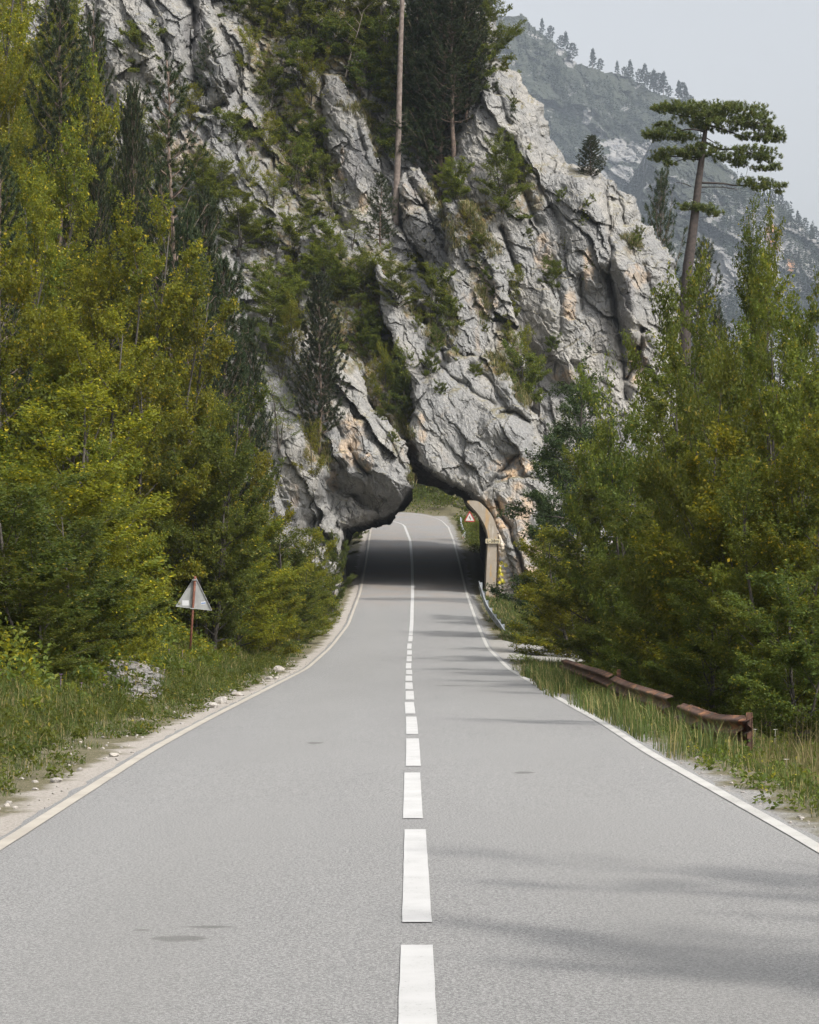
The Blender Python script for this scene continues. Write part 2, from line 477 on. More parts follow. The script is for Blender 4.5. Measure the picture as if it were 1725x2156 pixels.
# ---- road paint
def paint_mat(name, col, wear, dirt):
    m, nt, b = newmat(name); t = NT(nt); p = t.pos()
    n1 = t.noise(p, 42, 6, .85); n2 = t.noise(p, 2.0, 4, .6)
    f = t.math('ADD', n1, t.math('MULTIPLY', n2, .35))
    c = t.mix(t.rng(n2, .3, .7), col, dirt)
    c = t.mix(t.rng(f, wear, wear + .06), c, (.16, .158, .155))
    nt.links.new(c, b.inputs['Base Color']); b.inputs['Roughness'].default_value = .7
    nt.links.new(t.bump(n1, .4, .003), b.inputs['Normal'])
    return m
M_paint = paint_mat('fresh white road paint', (.45, .45, .447), .775, (.39, .39, .387))
M_paint_r = paint_mat('worn white road paint', (.42, .415, .395), .74, (.34, .335, .315))
M_paint_l = paint_mat('dusty road paint', (.38, .352, .305), .80, (.31, .283, .243))

def line_rows(cf, y0, y1, w, dy=.5, seed=0):
    ys = np.linspace(y0, y1, max(2, int((y1 - y0) / dy) + 1)); rows = []
    for y in ys:
        x = float(cf(y)) ; z = float(zr(y)) + .0265
        j = .0025 * float(vnoise(np.array([y * 2.1]), np.array([seed + .5]), 3)[0])
        rows.append([(x - w / 2 + j, y, z), (x + w / 2 + j, y, z)])
    return rows
k = 0; y = 6.75
DL = []
while y < 95:
    DL.append((y, min(y + 5.28 - .012 * (y - 6), 96))); y += 6.12 if y < 40 else 6.05; k += 1
for q, (a, c) in enumerate(DL):
    jx = .008 * math.sin(q * 2.3)
    o = strip('centre_line_dash', line_rows(lambda Y, jx=jx: xc(Y) + jx, a, c, .152 if q < 2 else .15, .12, q), M_paint)
rr = line_rows(xc, 96.5, 178, .15, .8)
for u in np.linspace(0.05, len(BEND) - 1.001, 40):
    c = bend_pt(.5, u); d = bend_pt(.53, u) - c
    d = d / np.linalg.norm(d) * .075
    rr.append([tuple(c - d + np.array([0, 0, .0265])), tuple(c + d + np.array([0, 0, .0265]))])
strip('centre_line_solid', rr, M_paint)
rl = line_rows(lambda Y: xl(Y) + .02, -20, 178, .105, .4)
rg = line_rows(lambda Y: xr(Y) - .02, -20, 178, .11, .4)
for u in np.linspace(0.05, len(BEND) - 1.001, 40):
    for s, arr in ((0.01, rl), (.99, rg)):
        c = bend_pt(s, u); d = bend_pt(s + (.03 if s < .5 else -.03), u) - c
        d = d / np.linalg.norm(d) * .055 * (1 if s < .5 else -1)
        arr.append([tuple(c - d + np.array([0, 0, .0265])), tuple(c + d + np.array([0, 0, .0265]))])
strip('edge_line', rl, M_paint_l)
strip('edge_line', rg, M_paint_r)
# the gravel lay-by on the right
g = []
for yv in np.linspace(77, 94, 40):
    hw = max(0.02, math.sin((yv - 77) / 17 * math.pi)) ** .6
    x0 = float(xr(yv)) + .10; x1 = x0 + .2 + 3.4 * hw
    xs = np.linspace(x0, x1, 14)
    g.append([(x, yv, max(float(ground_z(np.array([x]), np.array([yv]))[0]) + .03, float(zr(yv)) - .05 - .06 * (x - x0))) for x in xs])
strip('gravel_layby', g, simple_mat('layby gravel', (.29, .28, .26), .95, 0, .4, 30))

# ------------------------------------------------------------------ rock masses
def poly_sd(px, py, poly):
    """signed distance to a polygon, positive inside"""
    P = np.array(poly, float); Q = np.roll(P, -1, 0)
    d = np.full(px.shape, 1e9); inside = np.zeros(px.shape, bool)
    for (x1, y1), (x2, y2) in zip(P, Q):
        ex, ey = x2 - x1, y2 - y1; L = ex * ex + ey * ey + 1e-9
        s = np.clip(((px - x1) * ex + (py - y1) * ey) / L, 0, 1)
        d = np.minimum(d, np.hypot(px - x1 - s * ex, py - y1 - s * ey))
        c = ((y1 > py) != (y2 > py))
        with np.errstate(divide='ignore', invalid='ignore'):
            xi = (x2 - x1) * (py - y1) / (y2 - y1 + 1e-12) + x1
        inside ^= c & (px < xi)
    return np.where(inside, d, -d)

def pline_d(px, py, pl):
    d = np.full(px.shape, 1e9)
    for (x1, y1), (x2, y2) in zip(pl[:-1], pl[1:]):
        ex, ey = x2 - x1, y2 - y1; L = ex * ex + ey * ey + 1e-9
        s = np.clip(((px - x1) * ex + (py - y1) * ey) / L, 0, 1)
        d = np.minimum(d, np.hypot(px - x1 - s * ex, py - y1 - s * ey))
    return d

class RockJoin:
    def __init__(s): s.V = []; s.F = []; s.A = {'warm': [], 'soil': [], 'dark': []}; s.n = 0
    def add(s, V, F, att):
        s.V.append(V); s.F.append(F + s.n); s.n += len(V)
        for k in s.A: s.A[k].append(att.get(k, np.zeros(len(V))))
    def build(s, name, mat):
        return mesh_np(name, np.concatenate(s.V), [np.concatenate(s.F)], mat, False, attrs={k: np.concatenate(v) for k, v in s.A.items()})

def rock_layer(RJ, poly, Y0, ky, kx=0, w=70, R=4., step=2.2, thick=24, grooves=(), bulges=(), warm=(), soil=(), dark=(), creases=(), seed=0, amp=1.0, ref=(860, 1000), edge_noise=1.0, unit=1.0):
    """a rock body: its outline measured in the survey frame and set at its own distance, front shaped in metres, with real thickness"""
    P = np.array(poly, float)
    x0, y0 = P.min(0) - 12; x1, y1 = P.max(0) + 12
    gx = np.arange(x0, x1, step); gy = np.arange(y0, y1, step)
    px, py = np.meshgrid(gx, gy)
    sd = poly_sd(px, py, poly)
    sd = sd + edge_noise * (7 * fbm(px / 34, py / 34, seed + 3, 3) + 3.5 * fbm(px / 9, py / 9, seed + 8, 3))
    Yb = Y0 + ky * (ref[1] - py) + kx * (px - ref[0])
    t = np.clip(sd / w, 0, 1)
    Y = Yb + R * (1 - t) ** 2.2
    wob = 9 * fbm(px / 40, py / 40, seed + 60, 3); wob2 = 9 * fbm(px / 40, py / 40, seed + 61, 3)
    for pl, gw, gd in grooves:
        d = pline_d(px + wob * .35, py + wob2 * .35, pl)
        Y = Y + .8 * gd * np.exp(-(d / gw) ** 1.1)
    for pl, gw, gd in bulges:
        d = pline_d(px + wob, py + wob2, pl)
        Y = Y - gd * np.clip(1 - (d / gw) ** 1.5, 0, 1)
    for (ax, ay, bx, by, kk, cap) in creases:
        L = math.hypot(bx - ax, by - ay); nx, ny = -(by - ay) / L, (bx - ax) / L
        s = (px - ax) * nx + (py - ay) * ny + wob * .4
        al = ((px - ax) * (bx - ax) + (py - ay) * (by - ay)) / L / L
        Y = Y + np.minimum(np.maximum(s, 0) * kk, cap) * sstep(-.35, 0, al) * (1 - sstep(1, 1.35, al))
    # world-scale relief
    X = (px - CX) / FPX * Yb / unit; Z = (HY - py) / FPX * Yb / unit
    wx = X + .35 * fbm(X / 1.6, Z / 1.6, seed + 70, 4); wz = Z + .35 * fbm(X / 1.6, Z / 1.6, seed + 71, 4)
    u = wx * .5 - wz * .866; v = wx * .866 + wz * .5
    dd = np.zeros(px.shape)
    for (su, sv, off, tilt, crk, sd_) in ((6.0, 2.6, .42, .30, .10, 1), (2.4, 1.05, .20, .40, .10, 2), (.95, .50, .085, .42, .06, 3), (.38, .24, .035, .38, .02, 4)):
        f1, f2, ra, rb, rc, dx, dy = worley(u / su, v / sv, seed * 7 + sd_ * 31)
        dd += (ra - .5) * 2 * off + (rb - .5) * 2 * tilt * dx * su * .55 + (rc - .5) * 2 * tilt * dy * sv * 1.5
        if crk: dd += crk * np.exp(-((f2 - f1) / .05) ** 2) * sstep(-.2, .4, fbm(X / 3, Z / 3, seed + sd_ * 5, 2))
    dd += .30 * fbm(u / 3.4, v / 1.7, seed + 90, 6)
    Y = Y + dd * amp * unit * (.85 if unit == 1 else 1)
    jx = .12 * fbm(X / .6, Z / .6, seed + 95, 2) * unit; jz = .12 * fbm(X / .6, Z / .6, seed + 96, 2) * unit
    Vx = (px - CX) / FPX * Y + jx; Vz = EYE + (HY - py) / FPX * Y + jz
    keep = sd > 0
    h, wd = px.shape
    q = keep[:-1, :-1] & keep[1:, :-1] & keep[:-1, 1:] & keep[1:, 1:]
    ii = np.arange(h * wd).reshape(h, wd)
    F = np.stack([ii[:-1, :-1][q], ii[1:, :-1][q], ii[1:, 1:][q], ii[:-1, 1:][q]], -1)
    used = np.zeros(h * wd, bool); used[F.ravel()] = True
    mp_ = np.cumsum(used) - 1
    F = mp_[F]
    V = np.stack([Vx, Y, Vz], -1).reshape(-1, 3)[used]
    fx, fyy = px.ravel()[used], py.ravel()[used]
    def blobs(L):
        a = np.zeros(len(fx))
        n = .5 * fbm(fx / 20, fyy / 20, seed + 44, 4)
        for (bx, by, rx, ry, am) in L:
            r = np.hypot((fx - bx) / rx, (fyy - by) / ry) + n
            a = np.maximum(a, am * (1 - sstep(.55, 1.05, r)))
        return a
    so = blobs(soil)
    # sides going back from the outline
    E = np.concatenate([F[:, [0, 1]], F[:, [1, 2]], F[:, [2, 3]], F[:, [3, 0]]])
    key = np.sort(E, 1); kk = key[:, 0].astype(np.int64) * (len(V) + 1) + key[:, 1]
    uq, inv, ct = np.unique(kk, return_inverse=True, return_counts=True)
    B = E[ct[inv.ravel()] == 1]
    bv = np.unique(B); pos = {int(a): i for i, a in enumerate(bv)}
    prev = bv; allV = [V]; allF = [F]; n = len(V); base = V[bv]
    cen = base.mean(0)
    last = np.arange(len(V))[bv]
    bi = np.array([[pos[int(a)], pos[int(c)]] for a, c in B])
    for dist in (.35 * unit, 1.2 * unit, 3.5 * unit, thick):
        nb = base.copy(); nb[:, 1] += dist
        nb[:, 0] += .25 * unit * fbm(base[:, 2] / unit * 1.3, base[:, 0] * 0 + dist, seed + 51, 2) * min(1, dist)
        nb[:, 2] += .25 * unit * fbm(base[:, 0] / unit * 1.3, base[:, 2] * 0 + dist, seed + 52, 2) * min(1, dist)
        cur = n + np.arange(len(bv)); n += len(bv)
        allF.append(np.stack([last[bi[:, 1]], last[bi[:, 0]], cur[bi[:, 0]], cur[bi[:, 1]]], -1)); allV.append(nb); last = cur
    V2 = np.concatenate(allV)
    pad = lambda a: np.concatenate([a] + [a[bv]] * 4)
    RJ.add(V2, np.concatenate(allF), {'warm': pad(blobs(warm)), 'soil': pad(so), 'dark': pad(blobs(dark))})

RJ = RockJoin()
SIL = [(1024, 100), (1052, 117), (1076, 145), (1104, 161), (1120, 193), (1144, 217), (1154, 261), (1156, 293), (1176, 317), (1200, 341), (1252, 351), (1272, 372), (1292, 377), (1304, 401), (1336, 409), (1350, 441), (1354, 469), (1388, 501), (1408, 525), (1424, 549), (1428, 597), (1436, 649), (1440, 709)]
# F: the hillside behind everything
rock_layer(RJ, [(-160, -140), (1030, -140), (1045, 60), (1035, 130), (1020, 300), (1000, 500), (960, 700), (905, 850), (885, 915), (850, 925), (700, 960), (560, 1120), (-160, 1150)],
           136.8, .0195, .004, w=30, R=1.2, step=2.5, thick=4, seed=1, amp=1.15,
           soil=[(640, 300, 110, 160, .8), (760, 90, 170, 110, .9), (600, 560, 90, 120, .7), (950, 420, 60, 120, .9), (560, 80, 60, 130, .8), (820, 560, 70, 90, .7)],
           grooves=[([(520, -20), (560, 160), (620, 380)], 26, 1.4), ([(650, 60), (690, 240), (700, 420), (760, 560)], 20, 1.5), ([(880, 200), (960, 420), (1000, 560)], 26, 2), ([(760, 620), (850, 780), (880, 880)], 24, 2)])
# K, L: rubbly floors of the two gullies
rock_layer(RJ, [(630, 500), (760, 480), (850, 560), (880, 700), (886, 860), (876, 940), (850, 940), (800, 880), (730, 790), (630, 720)],
           131.9, .0205, .0, w=20, R=.8, step=2.6, thick=8, seed=8, amp=1.0, soil=[(760, 700, 110, 190, .95), (830, 830, 50, 90, .9)])
rock_layer(RJ, [(930, 420), (985, 420), (1050, 520), (1090, 680), (1125, 850), (1150, 980), (1100, 960), (1040, 830), (990, 780), (940, 740), (880, 640), (950, 560)],
           133.4, .014, .0, w=20, R=.8, step=2.4, thick=8, seed=9, amp=1.0, warm=[(1020, 620, 30, 60, .5)], soil=[(985, 470, 40, 60, 1.), (1070, 760, 30, 90, .7), (1000, 560, 16, 60, .6)])
# G: upper left crags
rock_layer(RJ, [(190, -90), (436, -90), (446, 10), (463, 58), (491, 118), (499, 160), (490, 205), (474, 222), (495, 250), (508, 288), (527, 323), (550, 355), (600, 430), (640, 500), (600, 590), (500, 660), (300, 500), (230, 200)],
           138.5, .0135, .0, w=26, R=1.2, thick=10, seed=2, amp=1.0,
           grooves=[([(400, -20), (408, 50), (402, 120), (420, 190)], 12, 2.6), ([(312, 0), (345, 90), (352, 160)], 8, 1.4), ([(470, 215), (440, 235), (400, 232)], 7, 1.6)],
           bulges=[([(455, 90), (470, 170)], 30, 1.6), ([(300, 60), (330, 150)], 40, 1.2)], warm=[(380, 330, 60, 60, .5)], dark=[(410, 60, 30, 70, .9), (488, 190, 18, 40, .8)])  # dark blobs paint shade into the cleft and under the overhang
# H: slab ridge in the middle
rock_layer(RJ, [(682, 178), (712, 160), (729, 180), (755, 215), (771, 256), (790, 310), (800, 346), (803, 374), (828, 426), (845, 470), (870, 520), (905, 610), (860, 640), (780, 570), (735, 480), (700, 400), (688, 330), (672, 250)],
           137.6, .015, .0, w=24, R=1.2, thick=10, seed=3, amp=.95,
           grooves=[([(700, 335), (712, 375), (728, 412)], 7, 1.4), ([(738, 200), (752, 260), (770, 330)], 6, .8)],
           warm=[(712, 375, 14, 26, 1.), (766, 430, 14, 26, .7), (722, 330, 7, 22, .8)], dark=[(740, 350, 30, 60, .7)], creases=[(695, 180, 760, 420, .02, 1.2)])
# B: ridge next to the bare trunk
rock_layer(RJ, [(838, 380), (868, 350), (888, 349), (905, 385), (922, 413), (944, 461), (968, 505), (992, 540), (1024, 566), (1034, 610), (1035, 660), (1015, 700), (985, 706), (940, 650), (896, 560), (866, 510), (846, 450)],
           137.0, .014, .0, w=24, R=.9, thick=10, seed=4, amp=1.0, grooves=[([(870, 380), (905, 460), (950, 540), (980, 640)], 7, 1.0), ([(930, 470), (960, 540)], 5, .7)], dark=[(880, 400, 22, 46, .6)])
# C: the great face on the right
rock_layer(RJ, [(990, 40)] + SIL + [(1446, 900), (1400, 1360), (1080, 1360), (1100, 1000), (1040, 850), (1000, 700), (990, 560), (958, 470), (925, 400), (950, 300), (975, 150)],
           138.4, .010, -.003, w=80, R=3.4, thick=3, seed=5, amp=.85, ref=(1200, 1000),
           grooves=[([(958, 430), (1000, 560), (1025, 650), (1090, 800), (1112, 870)], 20, 1.6), ([(1058, 480), (1072, 520), (1088, 572)], 6, 1.5), ([(1276, 400), (1283, 470), (1284, 529), (1280, 593), (1304, 693), (1312, 780), (1318, 840)], 6, 1.3),
                    ([(1076, 300), (1100, 400), (1132, 470)], 16, 1.5), ([(1290, 395), (1308, 436), (1316, 470)], 5, 1.0), ([(1222, 580), (1228, 650)], 7, .9), ([(1168, 560), (1178, 640), (1180, 700)], 8, .8), ([(1352, 690), (1345, 745), (1320, 800)], 6, 1.6), ([(1356, 560), (1380, 640)], 7, .8),
                    ([(1040, 180), (1070, 260)], 7, .8), ([(1130, 380), (1180, 470)], 6, .6)],
           bulges=[([(1296, 545), (1326, 610), (1332, 700)], 34, 1.7), ([(1230, 420), (1240, 560)], 60, 1.0), ([(1150, 620), (1200, 760)], 60, 1.1)],
           warm=[(1150, 530, 26, 50, .45), (1240, 560, 14, 60, .6), (1200, 640, 16, 50, .5), (1340, 760, 24, 50, .7), (1340, 580, 30, 30, .4), (1190, 790, 30, 20, .5), (1060, 800, 40, 30, .3)],
           soil=[(1000, 470, 40, 60, 1.), (1110, 400, 50, 60, .6), (1330, 520, 20, 30, .4), (1075, 800, 26, 60, .8), (1020, 600, 14, 60, .7)], dark=[(1312, 640, 26, 70, .8), (1270, 720, 16, 60, .4)])
# D: the boulder ridge above the arch
rock_layer(RJ, [(786, 540), (828, 601), (868, 661), (908, 693), (940, 729), (975, 752), (1020, 749), (1045, 765), (1068, 785), (1085, 803), (1098, 825), (1110, 850), (1116, 873), (1128, 909), (1140, 935), (1155, 965), (1160, 1010), (1176, 1100), (1190, 1300), (1096, 1300), (1091, 1241), (1078, 1190), (1062, 1146), (1049, 1112), (1038, 1088), (1012, 1056), (992, 1038), (968, 1018), (920, 1001), (884, 969), (864, 925), (864, 890), (874, 865), (868, 820), (850, 760), (830, 720), (800, 640)],
           130.3, .017, .0, w=22, R=.5, thick=15, seed=6, amp=.58, ref=(950, 1000), edge_noise=.55,
           grooves=[([(1050, 872), (1080, 868), (1118, 888)], 4, .9), ([(1090, 962), (1045, 1003), (1012, 1048)], 5, .8), ([(1050, 1006), (1090, 1000), (1130, 1010)], 4, .6), ([(1044, 1060), (1070, 1110), (1100, 1200), (1108, 1240)], 5, 1.2), ([(900, 740), (960, 800), (1040, 850)], 6, .6), 
                    ([(935, 752), (928, 742), (948, 738)], 4, .8), ([(990, 770), (1030, 800), (1060, 840)], 5, .8)],
           bulges=[([(930, 860), (1000, 900)], 95, .7), ([(1050, 900), (1095, 930)], 44, .9), ([(942, 738), (950, 742)], 15, .9), ([(1070, 820), (1095, 860)], 26, 1.0)],
           creases=[(1130, 950, 1010, 1060, -.0, 0)],
           warm=[(1085, 985, 50, 22, .9), (1045, 1100, 34, 60, .9), (1095, 1090, 34, 80, .6), (1020, 1075, 18, 22, .8), (890, 905, 10, 30, .6), (1120, 1200, 40, 80, .7)],
           soil=[(870, 650, 26, 26, .9), (915, 705, 26, 20, .9), (1050, 775, 40, 16, .9), (1098, 830, 10, 24, .9), (960, 745, 26, 12, .8)], dark=[(880, 790, 30, 50, .4)])
# M: flat tan rock beside the masonry
rock_layer(RJ, [(1002, 1043), (1018, 1055), (1030, 1070), (1041, 1088), (1048, 1106), (1053, 1126), (1063, 1146), (1079, 1186), (1092, 1238), (1098, 1310), (1200, 1310), (1186, 1100), (1160, 1015), (1120, 985), (1080, 992), (1046, 1012), (1020, 1028)],
           129.7, .004, .004, w=8, R=.2, thick=8, seed=12, amp=.36, ref=(1050, 1100), edge_noise=.25,
           grooves=[([(1036, 1050), (1066, 1096), (1096, 1180), (1112, 1260)], 2., .2), ([(1050, 1020), (1090, 1012), (1140, 1024)], 3, .5)],
           warm=[(1050, 1070, 30, 50, 1.), (1090, 1110, 50, 90, .85), (1080, 1010, 50, 24, .9), (1130, 1180, 50, 90, .8)])
# E: left pier of the arch with its beak
rock_layer(RJ, [(540, 640), (591, 683), (650, 700), (705, 735), (740, 750), (756, 767), (769, 798), (781, 853), (812, 878), (835, 905), (853, 930), (865, 966), (860, 998), (864, 1026), (846, 1060), (812, 1086), (772, 1097), (735, 1106), (722, 1112), (714, 1180), (716, 1300), (500, 1300), (480, 900), (500, 700)],
           128.5, .017, .005, w=26, R=1.2, thick=15, seed=7, amp=.85, ref=(740, 1000), edge_noise=.5,
           grooves=[([(646, 905), (672, 958), (700, 990)], 10, 1.2), ([(733, 943), (752, 975), (772, 996)], 5, .9), ([(660, 760), (690, 860), (720, 920)], 8, .9), ([(790, 880), (830, 940), (848, 985)], 5, .7)],
           bulges=[([(620, 940), (650, 1040)], 60, 1.2), ([(700, 985), (735, 1010)], 34, .9), ([(765, 900), (780, 960)], 26, .6)],
           creases=[(738, 962, 866, 1030, .045, 3.2), (742, 950, 728, 1110, -.0, 0)],
           warm=[(745, 900, 34, 30, .5), (740, 950, 26, 40, .55), (700, 1010, 16, 30, .4), (620, 1040, 12, 40, .3), (775, 975, 12, 20, .8)],
           soil=[(660, 940, 22, 50, .8), (740, 770, 30, 20, .6), (835, 930, 12, 30, .6), (690, 860, 20, 40, .6)], dark=[(790, 1050, 70, 50, .35), (610, 1020, 40, 90, .3)])  # larger dark blob paints shade onto the beak's underside

m = rock_mat('limestone', (.300, .287, .262), (.215, .216, .214), (.36, .265, .175), moss=.55, warm_amt=.35)
nt = m.node_tree; t = NT(nt); b = nt.nodes['Principled BSDF']
c0 = b.inputs['Base Color'].links[0].from_socket; p = t.pos()
wa = t.n('Attribute', attribute_name='warm').outputs['Fac']
so = t.n('Attribute', attribute_name='soil').outputs['Fac']
da = t.n('Attribute', attribute_name='dark').outputs['Fac']
nz = t.noise(p, 1.6, 6, .65, .5)
c = t.mix(t.math('MULTIPLY', wa, t.rng(nz, .35, .6)), c0, t.mix(t.noise(p, 3, 5), (.50, .32, .17), (.44, .36, .27)))
c = t.mix(t.math('MULTIPLY', da, t.rng(t.noise(t.mp(p, scale=(1.5, 1.5, .4)), 1.3, 6, .65), .3, .6, .35, 1)), c, (.15, .145, .145))  # darker rock tone, plus shade of recesses and overhangs put into the colour
gs = t.mix(t.rng(t.noise(p, 2.2, 6, .7), .35, .65), (.075, .08, .02), (.19, .13, .06))
c = t.mix(t.math('MULTIPLY', so, t.rng(t.noise(p, 1.9, 7, .7), .40, .52)), c, gs)
nt.links.new(c, b.inputs['Base Color'])
M_rock = m
cliff = RJ.build('cliff', M_rock)
tag(cliff, kind='structure')

# ---- the bore of the tunnel
def outline_pts(px_pts, Y, n=44):
    P = np.array(px_pts, float); s = np.concatenate([[0], np.cumsum(np.hypot(*np.diff(P, axis=0).T))])
    q = np.linspace(0, s[-1], n); X = np.interp(q, s, P[:, 0]); Z = np.interp(q, s, P[:, 1])
    return np.stack([(X - CX) / FPX * Y, np.full(n, Y), EYE - (Z - HY) / FPX * Y], -1)
secs = [outline_pts([(708, 1275), (706, 1180), (712, 1108), (750, 1040), (820, 960), (862, 925), (884, 955), (920, 986), (968, 1003), (1008, 1034), (1040, 1085), (1062, 1150), (1060, 1275)], 131.2),
        outline_pts([(720, 1270), (718, 1180), (724, 1108), (765, 1040), (820, 985), (864, 968), (890, 982), (920, 1000), (960, 1018), (992, 1042), (1016, 1075), (1034, 1120), (1034, 1270)], 133.2),
        outline_pts([(730, 1262), (729, 1180), (735, 1108), (775, 1050), (820, 1026), (864, 1019), (890, 1022), (920, 1028), (955, 1040), (986, 1060), (1006, 1082), (1026, 1125), (1024, 1262)], 137.0),
        outline_pts([(728, 1240), (727, 1160), (733, 1090), (775, 1035), (820, 1010), (864, 1003), (890, 1006), (920, 1012), (955, 1026), (984, 1050), (1004, 1078), (1018, 1120), (1015, 1240)], 148.0),
        outline_pts([(720, 1215), (718, 1140), (722, 1080), (760, 1020), (815, 992), (864, 985), (890, 988), (920, 996), (955, 1010), (982, 1032), (1002, 1066), (1009, 1110), (1007, 1215)], 157.0)]
S = []
fr = np.linspace(0, len(secs) - 1.0001, 44)
for f in fr:
    i = int(f); S.append(secs[i] * (1 - (f - i)) + secs[i + 1] * (f - i))
S = np.array(S)
nn = fbm(S[..., 1] / 1.3, np.arange(44)[None] / 3.0 + S[..., 1] * 0, 77, 4, True)
cen = S.mean(1, keepdims=True)
d = S - cen; d[..., 1] = 0; d /= np.linalg.norm(d, axis=-1, keepdims=True)
wk = np.ones(44); wk[:3] = 0; wk[-3:] = 0
S = S + d * (.16 * nn + .02)[..., None] * wk[None, :, None]
h, w_ = S.shape[:2]
ii = np.arange(h * w_).reshape(h, w_)
F = np.stack([ii[:-1, :-1], ii[:-1, 1:], ii[1:, 1:], ii[1:, :-1]], -1).reshape(-1, 4)
M_bore = rock_mat('shaded tunnel rock', (.13, .11, .09), (.06, .055, .05), (.22, .15, .09), moss=0, warm_amt=.3)  # far darker than the cliff: the tunnel's shade is partly in this colour
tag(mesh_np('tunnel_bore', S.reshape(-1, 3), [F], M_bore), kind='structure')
# ------------------------------------------------------------------ distant mountain
MJ = RockJoin()
rock_layer(MJ, [(880, 40), (1100, 30), (1122, 56), (1135, 64), (1160, 84), (1190, 106), (1215, 131), (1245, 136), (1270, 148), (1300, 152), (1340, 168), (1375, 192), (1410, 205), (1445, 216), (1460, 226), (1478, 290), (1505, 350), (1580, 470), (1640, 760), (1500, 1300), (880, 1300)],
           1900, 1.1, -.3, w=190, R=110, step=3.0, thick=240, seed=21, amp=2.3, unit=13., ref=(1200, 1000), edge_noise=.7,
           grooves=[([(1330, 160), (1300, 320), (1240, 480)], 22, 26), ([(1420, 220), (1380, 380), (1400, 520)], 22, 26)], bulges=[([(1250, 200), (1180, 420)], 60, 30)],
           soil=[(1290, 330, 22, 16, 1.), (1330, 315, 80, 26, 1.), (1310, 370, 60, 22, 1.), (1235, 250, 12, 20, .8), (1200, 130, 14, 16, 1.), (1180, 110, 10, 10, 1.)])
rock_layer(MJ, [(1380, 280), (1440, 300), (1495, 328), (1533, 345), (1560, 374), (1602, 412), (1640, 421), (1662, 444), (1687, 470), (1705, 490), (1740, 512), (1800, 560), (1900, 640), (1900, 1300), (1300, 1300), (1340, 500)],
           1450, .8, .0, w=120, R=70, step=3.0, thick=240, seed=23, amp=2.3, unit=11., ref=(1600, 1000), edge_noise=.6,
           grooves=[([(1600, 420), (1560, 520), (1580, 700)], 16, 20), ([(1520, 420), (1500, 560)], 20, 22)], bulges=[([(1640, 450), (1640, 640)], 40, 18)],
           soil=[(1600, 520, 90, 110, 1.), (1680, 560, 90, 110, 1.), (1530, 600, 110, 170, 1.), (1680, 760, 120, 160, .8)], warm=[(1628, 500, 19, 36, 1.), (1664, 560, 14, 26, 1.), (1568, 462, 8, 18, .6)])
m, nt, b = newmat('far mountain'); t = NT(nt); p = t.pos()
wa = t.n('Attribute', attribute_name='warm').outputs['Fac']; so = t.n('Attribute', attribute_name='soil').outputs['Fac']
rk = t.mix(t.rng(t.noise(t.mp(p, scale=(1.5, 1.5, .5)), .05, 7, .7), .35, .65), (.38, .365, .345), (.14, .142, .15))
rk = t.mix(t.math('MULTIPLY', wa, t.rng(t.noise(p, .09, 5), .2, .45)), rk, (.58, .30, .15))
fo = t.mix(t.rng(t.noise(p, .16, 6, .75), .35, .65), (.016, .023, .015), (.046, .055, .030))
bare = t.math('ADD', t.math('MULTIPLY', so, .27), t.noise(t.mp(p, scale=(1.3, 1.3, .7)), .022, 8, .72, .3))
nt.links.new(t.mix(t.rng(bare, .575, .64), fo, rk), b.inputs['Base Color']); b.inputs['Roughness'].default_value = .95
nt.links.new(t.bump(t.noise(p, .12, 7, .75), .9, 9.0), b.inputs['Normal'])
mountain = MJ.build('mountain', m)
tag(mountain, kind='structure')

# ------------------------------------------------------------------ plants: prototypes
M_bark = simple_mat('grey bark', (.085, .074, .062), .9, 0, .5, 14)
M_pinebark = simple_mat('pine bark', (.20, .145, .11), .9, 0, .5, 9, (.09, .07, .06))
M_pale = simple_mat('pale weathered bark', (.30, .25, .21), .9, 0, .35, 6)
LY = leaf_mat('yellow green hornbeam leaves', (.205, .208, .018), (.105, .142, .018), (.42, .33, .02), .48, .30, .03)
LG = leaf_mat('mid green leaves', (.128, .160, .022), (.072, .112, .022), (.28, .25, .03), .45, .30)
LD = leaf_mat('dark beech leaves', (0.060, 0.103, 0.025), (0.040, 0.073, 0.021), (.12, .14, .03), .25, .30)
LO = leaf_mat('olive leaves', (.155, .178, .022), (.092, .130, .022), (.26, .23, .03), .50, .45, .02)
LN = leaf_mat('pine needles', (.038, .058, .021), (.026, .044, .018), (.14, .11, .03), .15, .5, 0, .5)
LU = leaf_mat('umbrella pine needles', (.150, .180, .045), (.095, .125, .036), (.24, .19, .05), .25, 2.0, 0, .5)

def nrm(a): return a / (np.linalg.norm(a, axis=-1, keepdims=True) + 1e-9)

def leaves_mesh(P, D, N, L, Wd):
    """pointed leaves: a folded pair of triangles each"""
    S = nrm(np.cross(D, N)); N2 = nrm(np.cross(S, D))
    L = L[:, None]; Wd = Wd[:, None]
    a = P; m_ = P + D * L * .45 + N2 * L * .05
    b = m_ + S * Wd / 2 + N2 * L * .04; d = m_ - S * Wd / 2 + N2 * L * .04; c = P + D * L - N2 * L * .06
    V = np.stack([a, b, c, d], 1).reshape(-1, 3)
    i = np.arange(len(P))[:, None] * 4
    return V, i + np.array([[0, 1, 2, 3]])

def needles_mesh(P, D, L, Wd, rng):
    """needle tufts: P,D for every needle"""
    S = nrm(np.cross(D, rng.normal(size=D.shape)))
    V = np.stack([P - S * Wd[:, None] / 2, P + S * Wd[:, None] / 2, P + D * L[:, None]], 1).reshape(-1, 3)
    return V, np.arange(len(P))[:, None] * 3 + np.array([[0, 1, 2]])

